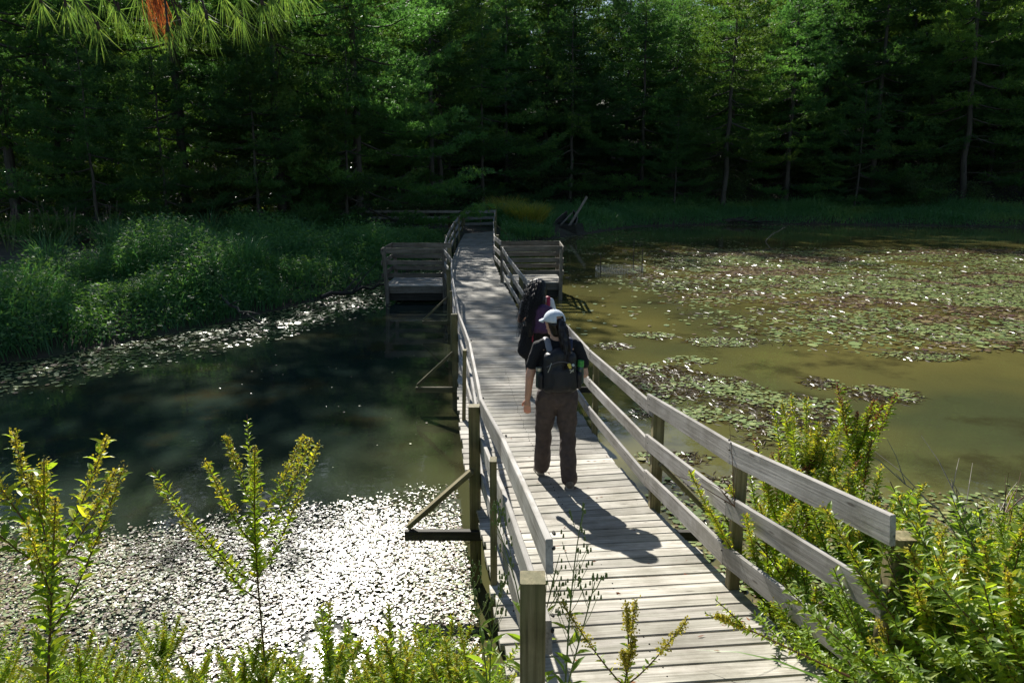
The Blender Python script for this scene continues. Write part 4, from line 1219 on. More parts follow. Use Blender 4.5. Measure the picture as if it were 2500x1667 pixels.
# hair under the cap and the pony tail
hp = [(Q(0, -.040, .0), .078, Q(0, -.05, -.065), .055, dict(sq=(1.05, .85))), (Q(0, -.10, .04), .026, Q(.0, -.135, .02), .03)]
pts_t = [Q(0, -.105, .045), Q(-.01, -.15, .0), Q(-.015, -.18, -.08), Q(-.02, -.215, -.17), Q(-.04, -.245, -.27), Q(-.07, -.25, -.36)]
for a, b, ra, rb in zip(pts_t[:-1], pts_t[1:], (.026, .036, .04, .036, .024), (.036, .04, .036, .024, .006)):
    hp.append((a, ra, b, rb, dict(sq=(1.05, .8))))
blob_obj('hair', hp, M_HAIRM, p1, voxel=.007, smooth=4, wob=.015, wscale=.05)
sm = MB(); rs = np.random.default_rng(3); PT_ = np.array(pts_t)
def tail(i):
    t = np.linspace(0, len(PT_) - 1, 14); C = np.stack([np.interp(t, range(len(PT_)), PT_[:, k]) for k in range(3)], 1)
    a = rs.random() * 6.28; ph = rs.random() * 6.28; am = rs.uniform(.6, 1.15)
    w = np.interp(t, [0, 1, 3, 5], [.02, .038, .045, .03]) * am
    C[:, 0] += np.cos(a) * w + .007 * np.sin(t * 4 + ph); C[:, 1] += np.sin(a) * w * .8 + .007 * np.cos(t * 4.3 + ph); C[:, 2] -= (t / 5) * rs.uniform(-.03, .05)
    return C
strands(sm, None, tail, 110, .0022)
def nape(i):
    a = rs.uniform(-1.9, 1.9); t = np.linspace(0, 1, 8)[:, None]
    A = Q(math.sin(a) * .085, -math.cos(a) * .085, .03); Bp = Q(math.sin(a) * .03, -.115, .02)
    return A * (1 - t) + Bp * t + np.array([0, 0, -.03]) * np.sin(t * math.pi)
strands(sm, None, nape, 50, .0022)
sm.build('hair', M_HAIRM, p1)
# backpack and what it holds
pk = pack(p1, 1.10, .146, .205, .15, -.085, M_PACK)
for sx in (-1, 1):
    blob_obj('strap', [((sx * .085, -.13, 1.27), .02, (sx * .10, -.05, 1.345), .02, dict(sq=(1.5, .6))), ((sx * .10, -.05, 1.345), .02, (sx * .10, .06, 1.335), .02, dict(sq=(1.5, .6))), ((sx * .10, .06, 1.335), .02, (sx * .115, .125, 1.18), .018, dict(sq=(1.5, .6))), ((sx * .115, .125, 1.18), .016, (sx * .15, .05, 1.02), .012)], M_NAVY if sx > 0 else plain('grey_strap', (.2, .2, .22), .6), pk, voxel=.007, smooth=3)
pb = MB()
zc = np.array([(-.125 + .25 * t, -.243 - .012 * math.sin(t * 3.14), 1.15 + .05 * math.sin(t * 3.14)) for t in np.linspace(0, 1, 12)]); tube(pb, zc, .0035, 4); pb.build('zip', plain('grey_zip', (.1, .1, .11), .4), pk)
lp_ = MB(); tube(lp_, [(-.085, -.255, 1.19), (-.10, -.268, 1.15), (-.115, -.262, 1.11)], .004, 4); lp_.build('zip_pull', M_SILVER, pk)
pt = MB(); capsule(pt, (.065, -.262, 1.175), .014, (.075, -.262, 1.15), .012, sq=(1.1, .3)); pt.build('patch', M_YELLOW, pk)
pt = MB(); capsule(pt, (.10, -.258, 1.17), .012, (.102, -.258, 1.168), .012, sq=(1, .3)); pt.build('patch', plain('pale_patch', (.45, .55, .55), .6), pk)
pt = MB(); tube(pt, [(.07, -.268, 1.13), (.105, -.262, 1.115)], .0035, 4); tube(pt, [(.105, -.266, 1.135), (.075, -.268, 1.105)], .0035, 4); pt.build('patch', plain('cream_patch', (.6, .58, .45), .6), pk)
for sx in (-1, 1):
    blob_obj('side_pocket', [((sx * .165, -.15, .96), .035, (sx * .165, -.15, 1.06), .038, dict(sq=(.9, 1.4)))], M_PACK, pk, voxel=.008, smooth=4, wob=.01)
bt = empty('bottle', (0, 0, 0)); tag(bt, 'dark bottle with a green cap in the right pocket of the black backpack', 'bottle')
bt.location = p1.matrix_basis @ Vector((.185, -.15, 1.0)) if False else (0, 0, 0)
bt.matrix_world = Matrix.Translation(p1.location) @ Matrix.Rotation(R(4), 4, 'Z') @ Matrix.Translation((.185, -.15, 1.0))
mb = MB(); tube(mb, [(0, 0, 0), (0, 0, .13), (.002, 0, .15)], [.033, .033, .028], 14); mb.build('bottle_body', M_BOTTLE, bt, smooth=False)
mb = MB(); tube(mb, [(.002, 0, .151), (.004, 0, .205)], [.029, .028], 14); mb.build('bottle_cap', M_GREEN, bt)
bt = empty('bottle', (0, 0, 0)); tag(bt, 'black flask with a silver lid in the left pocket of the black backpack', 'bottle')
bt.matrix_world = Matrix.Translation(p1.location) @ Matrix.Rotation(R(4), 4, 'Z') @ Matrix.Translation((-.182, -.15, .97))
mb = MB(); tube(mb, [(0, 0, 0), (0, 0, .15)], .029, 14); mb.build('bottle_body', M_BOTTLE, bt)
mb = MB(); tube(mb, [(0, 0, .151), (0, 0, .178)], .03, 14); mb.build('bottle_cap', M_SILVER, bt)

# ---- person ahead with long curly hair
y2 = 9.75
p2 = empty('person', (.345, y2, float(deck(y2)[2])), R(5))
tag(p2, 'person ahead with very long black curly hair, white top, dark shorts and a purple backpack', 'person')
S2 = .985
hc2 = (-.0, .02, 1.46)
body = []
Q2 = head(body, hc2, 1.0, yaw=.1)
body += [((0, -.005, 1.27), .055, (0, .01, 1.40), .05), ((0, 0, 1.05), .115, (0, 0, 1.2), .12, dict(sq=(1.15, .75))), ((-.12, 0, 1.255), .058, (.12, 0, 1.255), .058), ((0, 0, .86), .12, (0, 0, 1.0), .11, dict(sq=(1.2, .8)))]
for sx in (-1, 1):
    body += [((sx * .17, 0, 1.26), .047, (sx * .24, -.03, 1.02), .038), ((sx * .24, -.03, 1.02), .037, (sx * .19, .16, .98), .026)]
    hand(body, (sx * .178, .165, .98), (-sx * .3, .8, .3), (-sx * .9, 0, .2), (0, 0, 1), .93, curl=.6)
body += [((-.09, 0, .86), .08, (-.12, -.05, .47), .055), ((-.12, -.05, .47), .05, (-.13, -.25, .17), .034), ((.09, 0, .86), .08, (.09, .14, .47), .055), ((.09, .14, .47), .05, (.09, .16, .10), .034)]
blob_obj('body', body, M_SKIN, p2, voxel=.006, smooth=3)
blob_obj('top', [((0, 0, .95), .13, (0, 0, 1.15), .135, dict(sq=(1.2, .82))), ((-.13, 0, 1.27), .06, (.13, 0, 1.27), .06), ((-.165, 0, 1.255), .062, (-.205, -.015, 1.10), .056), ((.165, 0, 1.255), .062, (.205, -.015, 1.10), .056)], M_WHITE, p2, voxel=.009, smooth=5, wob=.014)
blob_obj('shorts', [((0, 0, .86), .14, (0, 0, .97), .13, dict(sq=(1.25, .95))), ((-.09, 0, .86), .13, (-.15, -.03, .60), .125), ((.09, 0, .86), .13, (.11, .07, .60), .115)], M_BLACK, p2, voxel=.01, smooth=5, wob=.05, wscale=.14)
blob_obj('leggings', [((-.12, -.02, .60), .065, (-.12, -.05, .47), .058), ((-.12, -.05, .47), .055, (-.13, -.21, .24), .043), ((.09, .1, .6), .065, (.09, .14, .47), .058), ((.09, .14, .47), .055, (.09, .155, .2), .042)], M_BLACK, p2, voxel=.009, smooth=4)
s1 = shoe(p2, (-.135, -.315, .07), (0, 1), pitch=.45)
s2 = shoe(p2, (.09, .10, .0), (0, 1))
hp = [(Q2(0, -.02, .02), .098, Q2(0, -.03, .02), .1, dict(sq=(1.0, 1.1))), (Q2(0, -.06, .0), .10, Q2(-.03, -.12, -.18), .100, dict(sq=(1.1, .75))), (Q2(-.03, -.12, -.18), .100, Q2(-.10, -.18, -.42), .072, dict(sq=(1.1, .7))), (Q2(-.11, -.18, -.42), .085, Q2(-.14, -.20, -.60), .04, dict(sq=(1, .6)))]
blob_obj('hair', hp, M_CURL, p2, voxel=.010, smooth=5, wob=.02, wscale=.03)
sm = MB()
def curl(i):
    a = rs.uniform(-2.5, 2.5); t = np.linspace(0, 1, 34)
    top = Q2(math.sin(a) * .085 * rs.uniform(.4, 1), -math.cos(a) * .095 * rs.uniform(.5, 1), .10 - .06 * rs.random())
    L = rs.uniform(.35, .74); spread = rs.uniform(.7, 1.15)
    C = np.stack([top[0] + math.sin(a) * .07 * spread * np.sin(np.minimum(t * 1.6, 1) * 1.57) - .16 * t ** 1.1, top[1] - .15 * t - max(0, math.cos(a)) * .10 * np.minimum(t * 2, 1) - .02, top[2] - L * t ** 1.15], 1)
    ph = rs.random() * 6.28; k = rs.uniform(26, 42); r = .007 * rs.uniform(.6, 1.4)
    C[:, 0] += r * np.cos(k * t + ph); C[:, 1] += r * np.sin(k * t + ph)
    return C
strands(sm, None, curl, 560, .0019)
sm.build('hair', M_CURL, p2)
pk = pack(p2, 1.07, .14, .20, .17, -.085, M_PURPLE2); pk.location = (.045, -.03, 0)
for sx, mt in ((-1, M_RED), (1, M_RED)):
    blob_obj('strap', [((sx * .075, -.14, 1.24), .02, (sx * .09, -.05, 1.33), .02, dict(sq=(1.4, .6))), ((sx * .09, -.05, 1.33), .02, (sx * .09, .06, 1.32), .02, dict(sq=(1.4, .6))), ((sx * .09, .06, 1.32), .02, (sx * .11, .12, 1.15), .018)], mt, pk, voxel=.008, smooth=3)
    blob_obj('tab', [((sx * .075, -.185, 1.20), .018, (sx * .072, -.195, 1.165), .018, dict(sq=(1.3, .5)))], M_TURQ, pk, voxel=.007, smooth=2)
    blob_obj('trim', [((sx * .07, -.205, 1.15), .013, (sx * .03, -.225, .95), .013, dict(sq=(1.2, .5)))], M_RED if sx < 0 else M_NAVY, pk, voxel=.006, smooth=2)
blob_obj('panel', [((-.06, -.205, 1.0), .035, (-.05, -.21, .93), .03, dict(sq=(1.2, .45)))], M_LIME, pk, voxel=.007, smooth=2)
blob_obj('ribbon', [((-.13, -.16, .93), .010, (-.135, -.17, .76), .008, dict(sq=(1.4, .4)))], M_RED, pk, voxel=.004, smooth=1)
# ---------------------------------------------------------------- foreground plants
def stemcurve(H, lean, az, wav, rnd, m=12):
    t = np.linspace(0, 1, m)
    return np.stack([math.cos(az) * lean * H * t ** 1.7 + wav * np.sin(t * 5 + rnd.random() * 6) * H * t, math.sin(az) * lean * H * t ** 1.7 + wav * np.cos(t * 4 + rnd.random() * 6) * H * t, H * t * (1 - .25 * lean * t)], 1)
def lerpc(C, q):
    t = np.linspace(0, 1, len(C)); q = np.asarray(q)
    return np.stack([np.interp(q, t, C[:, k]) for k in range(3)], -1)
def panicle(fl, C, q0, r, n, size, rg):
    """branched fuzzy flower head along the top of a stem"""
    q = q0 + (1 - q0) * rg.random(n); c = lerpc(C, q)
    rr = r * (1.05 - (q - q0) / (1 - q0)) ** .8
    # bunch the florets into little side clusters
    a = np.floor(rg.random(n) * 9) * 2.4 + np.floor(q * 22) * 1.1
    o = np.stack([np.cos(a), np.sin(a), .35 + 0 * a], 1) * (rr * (.25 + .75 * rg.random(n)))[:, None] + rg.normal(size=(n, 3)) * size * .6
    quads_leaf(fl, c + o, rg.normal(size=(n, 3)), size * (.7 + .6 * rg.random(n)), size * .8)

def spirea(seed, H=1.1, shoots=5, leafL=.05, heads=True, fmat=None, lmat=None, name='meadowsweet', lean=.12, dens=1.0, spread=.5, headr=.035, bare=.35):
    rnd = random.Random(seed); rg = np.random.default_rng(seed)
    root = empty(name); st = MB(); lf = MB(); fl = MB()
    C = stemcurve(H, lean, rnd.uniform(0, 6.28), .01, rnd)
    tube(st, C, np.linspace(.006, .0025, len(C)), 5, cap=False)
    P = []; D = []; LL = []
    def leafy(C, q0, n, L):
        q = q0 + (.97 - q0) * (np.arange(n) + rg.random(n) * .5) / n
        c = lerpc(C, q); tg = norm(lerpc(C, np.minimum(q + .05, 1)) - lerpc(C, q - .05))
        a = np.arange(n) * 2.4 + rnd.random() * 6
        rd = np.stack([np.cos(a), np.sin(a), 0 * a], 1)
        P.append(c); D.append(norm(rd + tg * .75 + rg.normal(size=(n, 3)) * .15)); LL.append(L * (.65 + .5 * rg.random(n)) * (1.05 - .4 * q))
    leafy(C, bare, int(70 * dens * H), leafL * 1.15)
    if heads: panicle(fl, C, .84, headr, 330, .009, rg)
    for i in range(shoots):
        q = rnd.uniform(.5, .86); b = lerpc(C, [q])[0]; a = i * 2.4 + rnd.uniform(-.4, .4)
        l = H * (1.0 - q) * rnd.uniform(.8, 1.25) + .10
        t = np.linspace(0, 1, 8)
        S = b + np.stack([math.cos(a) * spread * l * (t ** .9), math.sin(a) * spread * l * (t ** .9), l * .85 * t ** 1.15], 1)
        tube(st, S, np.linspace(.0035, .0018, 8), 4, cap=False)
        leafy(S, .08, max(10, int(85 * dens * l)), leafL * .9)
        if heads and rnd.random() < .85: panicle(fl, S, .50, headr * .85, 260, .010, rg)
    st.build('stem', M_STEMR, root)
    P = np.concatenate(P); D = np.concatenate(D); LL = np.concatenate(LL)
    leaves(lf, P, D, LL, LL * .34)
    lf.build('foliage', lmat or M_FG, root)
    if heads: fl.build('flower_head', fmat or M_FLOWER, root)
    return root

def herb(seed, H=.7, n=40, L=.09, wr=.22, name='leafy_stem', mat=None, lean=.2, heads=0):
    n = n * 2
    """single arching stem with long narrow leaves"""
    rnd = random.Random(seed); rg = np.random.default_rng(seed)
    root = empty(name); st = MB(); lf = MB(); fl = MB(); P = []; D = []; LL = []
    for s in range(5):
        C = stemcurve(H * rnd.uniform(.6, 1.1), lean * rnd.uniform(.5, 1.6), rnd.uniform(0, 6.28), .015, rnd)
        C[:, :2] += np.array([rnd.uniform(-.14, .14), rnd.uniform(-.14, .14)])
        tube(st, C, np.linspace(.005, .002, len(C)), 4, cap=False)
        m = n // 4; q = .15 + .84 * (np.arange(m) + .5 * rg.random(m)) / m; a = np.arange(m) * 2.4 + rnd.random() * 6
        tg = norm(lerpc(C, np.minimum(q + .05, 1)) - lerpc(C, q - .05))
        P.append(lerpc(C, q)); D.append(norm(np.stack([np.cos(a), np.sin(a), 0 * a], 1) + tg * .7 + rg.normal(size=(m, 3)) * .15)); LL.append(L * (.6 + .6 * rg.random(m)) * (1.1 - .5 * q))
        if heads: panicle(fl, C, .8, .03, 200, .010, rg)
    st.build('stem', M_STEM, root)
    LL = np.concatenate(LL); leaves(lf, np.concatenate(P), np.concatenate(D), LL, LL * wr, droop=.35); lf.build('foliage', mat or M_FGD, root)
    if heads: fl.build('flower_head', M_FLOWER, root)
    return root

def at_plane(pxx, pyy, yf):
    """point seen at a photograph pixel at forward distance yf"""
    th = R(PITCH); b = (pyy - 833.5) / 1800; a = (pxx - 1250) / 1800
    t = yf / (math.cos(th) - b * math.sin(th))
    return a * t, yf, CAM_Z - t * (b * math.cos(th) + math.sin(th))
def gz_(x, y): return float(ground_h(x, y))

def put(o, x, y, z, rz=0, s=1.0, label=None, cat='plant', group=None, tilt=(0, 0)):
    o.location = (x, y, z); o.rotation_euler = (tilt[0], tilt[1], rz); o.scale = (s, s, s)
    if 'group' in o: del o['group']
    tag(o, label, cat, group); return o

# single plants the photograph shows clearly: where the top is seen and how far away
def hero_plant(o, pxx, pyy, yf, H, label, cat='wildflower', rz=0.0, tilt=(0, 0)):
    x, y, zt = at_plane(pxx, pyy, yf)
    zg = gz_(x, y); zg = max(zg, -.12)
    s = (zt - zg) / H
    return put(o, x, y, zg, rz, s, label, cat, tilt=tilt)
hero_plant(spirea(201, 1.55, 8, .062, dens=1.4, spread=.52, bare=.6, lean=.02, headr=.036), 600, 1085, 3.9, 1.55, 'tall meadowsweet with five brown-gold plumes standing alone before the glittering leaves')
hero_plant(spirea(202, 1.25, 4, .085, dens=1.0, spread=.5, bare=.5, lean=.08, headr=.03), 25, 1115, 3.3, 1.25, 'meadowsweet with broad yellow-green leaves and plumes at the left edge', rz=2.0)
hero_plant(spirea(203, 1.1, 4, .07, dens=1.1, spread=.6, bare=.4, headr=.03), 10, 1215, 3.1, 1.1, 'meadowsweet with orange tinged leaves cut by the left edge')
hero_plant(spirea(204, 1.6, 16, .06, dens=2.6, spread=.35, bare=.3, lean=.03, headr=.05), 2010, 1045, 4.4, 1.6, 'tall dense meadowsweet rising above the right railing')
hero_plant(spirea(205, 1.6, 8, .07, dens=1.8, spread=.3, bare=.5, fmat=M_RUST, headr=.02, lean=.05), 2135, 1000, 4.5, 1.6, 'slim meadowsweet with rust red seed heads right of the tall dense one')
hero_plant(spirea(206, 1.5, 10, .06, dens=2.0, spread=.4, bare=.3, fmat=M_RUST, headr=.02), 1880, 1120, 4.3, 1.5, 'bushy meadowsweet with reddish tips growing through the right rails')
hero_plant(spirea(207, 1.2, 14, .06, dens=2.6, spread=.6, bare=.2, headr=.03), 1925, 1210, 4.1, 1.2, 'leafy meadowsweet filling the gap below the top right rail')
hero_plant(spirea(216, 1.3, 14, .06, dens=3.0, spread=.4, bare=.2, headr=.03, lmat=M_FGD), 2060, 1180, 3.9, 1.3, 'dark leafy meadowsweet in front of the end of the top right rail')

# weed sprigs by the first left post and on the near deck
def sprig(seed, H, name='seeding_weed'):
    rnd = random.Random(seed); rg = np.random.default_rng(seed); root = empty(name); st = MB(); lf = MB(); bd = st; P = []; D = []; LL = []
    for s in range(2):
        C = stemcurve(H * (1 - .2 * s), .18, rnd.uniform(0, 6.28), .02, rnd); tube(st, C, np.linspace(.0045, .0018, len(C)), 4, cap=False)
        n = 9; q = np.linspace(.12, .6, n); a = np.arange(n) * 2.4
        P.append(lerpc(C, q)); D.append(np.stack([np.cos(a), np.sin(a), .8 + 0 * a], 1)); LL.append(.12 * (1.2 - q))
        for k in range(12):
            q = rnd.uniform(.5, .95); b = lerpc(C, [q])[0]; a = rnd.uniform(0, 6.28); l = H * .22 * (1.25 - q)
            e = b + np.array([math.cos(a) * l * .5, math.sin(a) * l * .5, l]); tube(st, [b, (b + e) / 2 + (0, 0, -.01), e], .0014, 3, cap=False)
            for j in range(3):
                ee = e + rg.normal(size=3) * .012; capsule(bd, ee, .0045, ee + (0, 0, .013), .0028, n=6)
    st.build('stem', M_STEM, root); LL = np.concatenate(LL); leaves(lf, np.concatenate(P), np.concatenate(D), LL, LL * .26); lf.build('foliage', M_FGD, root)
    return root
x, y, z = at_plane(1300, 1240, 2.75); put(sprig(301, .95), x, y, z - .95, 0.3, 1, 'green seeding weed growing up behind the first left post', 'weed')
x, y, z = at_plane(1400, 1260, 2.55); put(sprig(302, 1.0), x - .03, y, z - 1.0, 1.3, 1, 'green seeding weed leaning over the deck beside the first left post', 'weed', tilt=(0, .06))
x, y, z = at_plane(1190, 1370, 2.75); put(sprig(303, .7), x, y, z - .7, 2.3, 1, 'green seeding weed left of the first left post', 'weed')
x, y, z = at_plane(1560, 1575, 2.2); put(spirea(310, .5, 4, .035, dens=1.2, spread=.9, bare=.3, headr=.022, name='meadowsweet'), x, y, z - .47, 0, .95, 'small meadowsweet sprig poking up over the near edge of the deck', 'wildflower')
x, y, z = at_plane(1500, 1545, 2.2); put(spirea(311, .5, 1, .035, dens=1.0, spread=.5, bare=.4, headr=.012, name='meadowsweet'), x, y, z - .5, 2.0, 1.0, 'thin meadowsweet spike left of the small sprig on the near deck', 'wildflower', tilt=(0, -.12))
x, y, z = at_plane(2000, 1640, 2.55); o = spirea(312, .62, 3, .035, dens=2.0, spread=.3, bare=.05, headr=.014, name='meadowsweet', lean=.03); put(o, x + .12, y, z - .02, 0, .95, 'leafy sprig leaning out over the right edge of the near deck', 'wildflower', tilt=(0, R(-62)))

# massed plants
PR = [spirea(220, 1.0, 8, .08, dens=2.2, headr=.022), spirea(221, 1.15, 7, .075, dens=2.0, headr=.025), herb(230, .8, 56, .11, wr=.26), herb(231, .95, 70, .09, wr=.24, mat=M_FG, heads=1), herb(232, .6, 44, .13, wr=.34, mat=M_FGD), spirea(222, .9, 12, .07, dens=2.2, spread=.9, lmat=M_FGD, heads=False), herb(233, .75, 70, .08, wr=.28, mat=M_FG, lean=.4)]
PU = [False] * len(PR)
def massed(n, region, yr, label, group, smin, smax, kinds, topfn, maxn=None):
    c = 0; tries = 0
    while c < n and tries < n * 60:
        tries += 1
        x = rp_.uniform(*region); y = rp_.uniform(*yr)
        if not topfn(x, y): continue
        k = rp_.choice(kinds)
        if PU[k]: o = copy_tree(PR[k])
        else: o = PR[k]; PU[k] = True
        zg = max(gz_(x, y), -.15)
        put(o, x, y, zg, rp_.uniform(0, 6.28), rp_.uniform(smin, smax), label, 'plant', group, tilt=(rp_.uniform(-.15, .15), rp_.uniform(-.15, .15))); c += 1
lowl = lambda x, y: (x < deck(y)[0] - .12)
# left: tops kept below a line that rises toward the left edge
massed(120, (-3.9, -.35), (2.7, 4.4), 'leafy green and yellow plant in the sunlit tangle at lower left', 'plants tangled at lower left', .38, .72, (0, 1, 2, 3, 3, 4, 6, 6), lambda x, y: lowl(x, y))
massed(24, (-4.4, -2.2), (3.0, 4.4), 'taller leafy plant near the left edge of the sunlit tangle', 'taller plants at the left edge', .6, .85, (0, 2, 3, 4, 6), lambda x, y: True)
massed(22, (-.95, -.15), (2.7, 4.2), 'leafy plant growing against the left side of the near boardwalk', 'plants against the left railing', .5, .85, (0, 1, 3, 6), lowl)
rr_ = lambda x, y: x > deck(y)[1] + .12
massed(130, (1.75, 4.9), (2.4, 5.2), 'leafy green and gold plant in the thicket at lower right', 'plants in the lower right thicket', .5, .85, (0, 1, 3, 5, 5, 6, 6, 2), lambda x, y: rr_(x, y) and x > 1.75 + max(0, y - 3.4) * .75)
massed(50, (2.9, 6.6), (4.4, 6.3), 'leafy plant at the water edge on the right bank', 'plants along the right water edge', .4, .7, (0, 1, 3, 5, 6), lambda x, y: x > 2.6 + (y - 4.4) * 1.5)
massed(34, (1.5, 2.4), (2.1, 3.6), 'leafy plant crowding the right end post of the boardwalk', 'plants around the right end post', .75, 1.1, (5, 6, 5, 0, 3), lambda x, y: x > deck(y)[1] + .05)
massed(9, (1.72, 2.15), (2.3, 2.75), 'big leafy plant hiding the foot of the right end post', 'plants hiding the right end post', 1.15, 1.4, (5, 0, 6), lambda x, y: True)
massed(20, (1.4, 1.9), (2.9, 4.2), 'leafy plant pushing up through the near right rails', 'plants in the right rails', .8, 1.1, (5, 6, 2, 3), lambda x, y: x > deck(y)[1] + .06)

# grass: broad arching blades at lower right, upright blades at lower left
def tuft(seed, n, H, w, lean, name='grass_tuft', mat=None, r=.12):
    rg = np.random.default_rng(seed); mb = MB(); a = rg.random(n) * 6.28; rr = r * np.sqrt(rg.random(n))
    P = np.stack([np.cos(a) * rr, np.sin(a) * rr, 0 * a], 1)
    HH = H * (.5 + .6 * rg.random(n)); ln = lean * (.4 + .9 * rg.random(n)); dr = np.stack([np.cos(a), np.sin(a), 0 * a], 1)
    sa = a + 1.57; sd_ = np.stack([np.cos(sa), np.sin(sa), 0 * a], 1); rows = []; m = 9
    for i in range(m):
        t = i / (m - 1); ww = w * (math.sin(min(t * 1.1 + .25, 1) * 1.57)) * (1 - t ** 3) + .0008
        c = P + dr * (HH * ln * t ** 1.8)[:, None] + np.array([0, 0, 1.]) * (HH * (t - .75 * ln * t ** 2.6))[:, None]
        fold = np.array([0, 0, 1.]) * ww * .25
        rows += [c - sd_ * ww / 2 + fold, c, c + sd_ * ww / 2 + fold]
    V = np.stack(rows, 1).reshape(-1, 3); base = (np.arange(n) * 3 * m)[:, None]
    F = np.concatenate([base + np.array([[i * 3 + k, i * 3 + k + 1, i * 3 + k + 4, i * 3 + k + 3]]) for i in range(m - 1) for k in range(2)])
    mb.add(V, F, np.repeat(rg.random(n), 3 * m)); return mb.build(name, mat or M_FGRASS, smooth=True)
GT = [tuft(401, 16, .95, .016, .9), tuft(402, 26, .7, .012, .8), tuft(403, 10, 1.15, .014, .45)]
gu = [False] * 3
def putg(k, x, y, s, label, group, z=None):
    if gu[k]: o = GT[k].copy(); COL.objects.link(o)
    else: o = GT[k]; gu[k] = True
    put(o, x, y, max(gz_(x, y), -.1) if z is None else z, rp_.uniform(0, 6.28), s, label, 'grass tuft', group)
for i in range(11): putg(rp_.choice((0, 0, 1)), rp_.uniform(1.9, 3.0), rp_.uniform(2.5, 3.4), rp_.uniform(.75, 1.05), 'broad arching grass tuft in the lower right thicket', 'grass tufts at lower right')
for i in range(7): putg(rp_.choice((0, 2)), rp_.uniform(1.75, 2.4), rp_.uniform(2.0, 2.7), rp_.uniform(1.1, 1.4), 'broad arching grass tuft in the lower right thicket', 'grass tufts at lower right')
for i in range(30): putg(rp_.choice((1, 2)), rp_.uniform(-3.2, -1.2), rp_.uniform(2.9, 4.1), rp_.uniform(.5, .8), 'upright grass tuft in the lower left tangle', 'grass tufts at lower left')
sp = MB()
for i in range(7):
    a, b = rp_.uniform(-2.75, -2.1), rp_.uniform(3.3, 3.9)
    h = rp_.uniform(.7, 1.0); z0 = gz_(a, b)
    blades(sp, np.array([[a, b, z0]]), h, .018, .05)
o = sp.build('iris_blades', M_FGRASS); tag(o, 'few tall straight dark green sword blades standing in the lower left tangle', 'iris')

# low cover hiding the near soil on both sides
rg = np.random.default_rng(55)
mb = MB(); n = 26000
x = rg.uniform(-5.5, 7.5, n); y = rg.uniform(.4, 6.4, n)
d = pond_sd(x, y); l, r = np.interp(y, TAB[:, 0], TAB[:, 1]), np.interp(y, TAB[:, 0], TAB[:, 2])
ok = (d > -.05) & ((x < l - .08) | (x > r + .08)); x, y = x[ok], y[ok]; m = len(x)
hh = .08 + .30 * rg.random(m) ** 1.3
quads_leaf(mb, np.stack([x, y, ground_h(x, y) + hh * rg.random(m)], 1), rg.normal(size=(m, 3)) * np.array([1, 1, .6]), .05 + .03 * rg.random(m), .022)
k = rg.choice(m, m // 2); blades(mb, np.stack([x[k], y[k], ground_h(x[k], y[k])], 1), hh[k] * 1.3 + .08, .007, .6)
o = mb.build('ground_cover', M_FGD); tag(o, 'low mixed leaves and grass covering the near bank', 'ground cover', kind='stuff')

# dry twigs at right
x, y, z = at_plane(2330, 1300, 4.6)
for i, (dx, dz, L) in enumerate([(-.15, .35, .9), (.1, .3, .8), (.35, .1, 1.0), (-.3, .05, .8), (.5, .35, .7)]):
    twiggy('dry_twig', 'bare grey twig sticking out of the right bank thicket over the water', 'twig', [(x + dx * .2 + .25, y - .2, z - .35), (x + dx * .6, y, z + dz * .3), (x + dx * 1.6 - .1, y + .2, z + dz)], .008, 6, M_DRY if i < 3 else M_STEMR, 60 + i, group='bare twigs over the right water')
x, y, z = at_plane(1900, 1400, 3.9)
twiggy('dry_twig', 'thin bare brown stems crossing the middle right rail', 'twig', [(x + .25, y, z - .5), (x + .02, y + .05, z), (x - .35, y + .1, z + .5)], .006, 8, M_STEMR, 70)

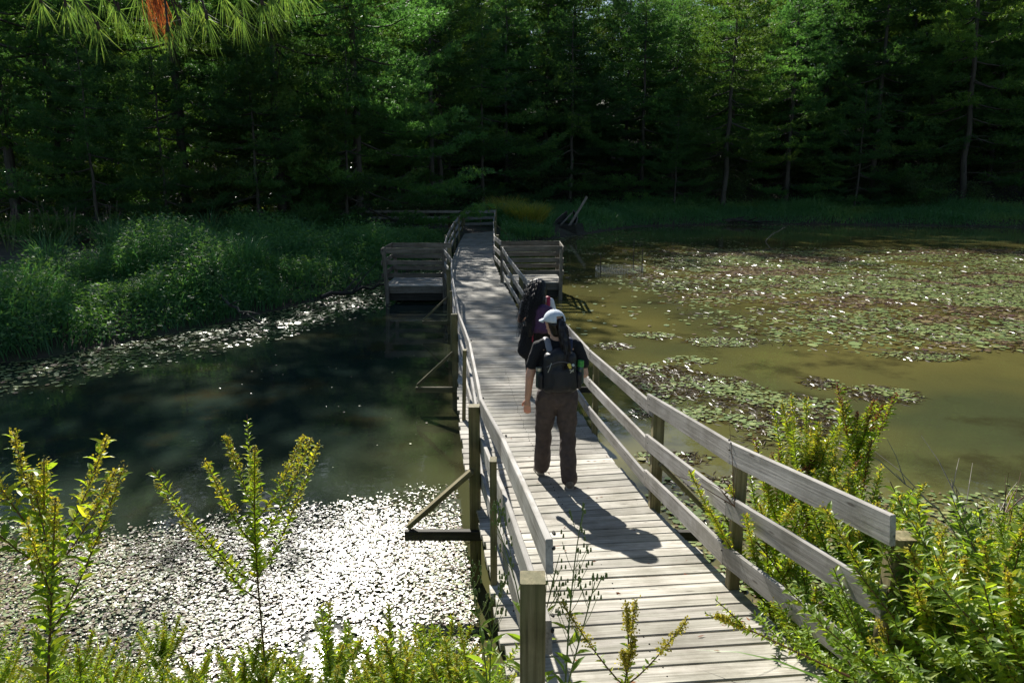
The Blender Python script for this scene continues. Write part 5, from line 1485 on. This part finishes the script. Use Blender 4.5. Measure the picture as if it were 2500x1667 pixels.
# overhanging pine limb from a tree standing left of the view
ovh = empty('pine_tree', (-6.5, 2.0, 0)); tag(ovh, 'near pine whose needled branch hangs into the top left corner with a dead orange tuft', 'pine tree')
mb = MB(); T = np.linspace(0, 1, 12); g0 = gz_(-6.5, 2.0)
tube(mb, np.stack([.05 * np.sin(T * 4), 0 * T, g0 - .2 + 11 * T], 1), .16 * (1 - .85 * T) + .01, 10); mb.build('trunk', M_BARK, ovh, smooth=True)
def local(p): return np.array(p) - np.array([-6.5, 2.0, 0])
D0 = 2.6
tips = [(290, 25), (440, 60), (505, 45), (590, 45), (640, 10), (240, 70), (365, 50), (410, 75), (440, 25), (100, 5), (180, -5), (545, -5), (700, -15), (340, -5), (480, 5), (160, 15), (590, -10), (660, -5), (215, 25), (265, 5), (740, -22)]
main = [local((-6.45, 2.0, 5.4)), local(at_plane(-400, -250, D0 + .1)), local(at_plane(100, -120, D0)), local(at_plane(420, -90, D0)), local(at_plane(760, -70, D0))]
lm = MB(); tube(lm, main, [.05, .028, .016, .01, .005], 7)
nd = MB(); dead = MB(); rg = np.random.default_rng(77); rnd = random.Random(9)
MA = np.array(main)
for i, (a, b) in enumerate(tips):
    yf = D0 + rnd.uniform(-.25, .3); tp = local(at_plane(a, b, yf))
    k = np.argmin(np.abs(np.array([v[0] for v in lerpc(MA, np.linspace(0, 1, 60))]) - tp[0] - (-.10)))
    br = lerpc(MA, np.linspace(0, 1, 60))[k]
    tube(lm, [br, (br + tp) / 2 + np.array([0, 0, .03]), tp], [.006, .004, .003], 5)
    for j in range(2):
        p = tp + (br - tp) * j * .10
        needles(nd, np.repeat(p[None], 20, 0), norm(np.array([[.22, 0, -1.0]]) + rg.normal(size=(20, 3)) * .10), 1, .105, .0024, .36)
    capsule(lm, tp, .006, tp + np.array([0, 0, .02]), .004, n=6)
lm.build('limb', M_TWIG, ovh, smooth=True); nd.build('needles', M_NEARPINE, ovh)
for (a, b) in ((366, -25), (384, -8)):
    p = local(at_plane(a, b, D0 - .05)); needles(dead, np.repeat(p[None], 75, 0) + rg.normal(size=(75, 3)) * .012, np.repeat(np.array([[.15, 0, -1.0]]), 75, 0), 1, .12, .0022, .13)
dead.build('dead_needles', M_DEADPINE, ovh)
rnd = random.Random(4)   # upper limbs of the same tree, above the view
for i in range(16):
    a = rnd.uniform(1.6, 5.5); z = rnd.uniform(5.5, 10.5); L = 2.2 * (1.2 - z / 12)
    o_ = np.array([0, 0, z]); e = o_ + np.array([math.cos(a) * L, math.sin(a) * L, .3]); m = MB()
    tube(m, [o_, (o_ + e) / 2, e], [.03, .02, .008], 5)
    q = rg.random(60); needles(m, o_ + (e - o_) * (.3 + .7 * q)[:, None] + rg.normal(size=(60, 3)) * .12, np.tile(norm(e - o_), (60, 1)), 12, .12, .004, .8, mi=1)
    m.build('limb', [M_BARK, M_NEARPINE], ovh)
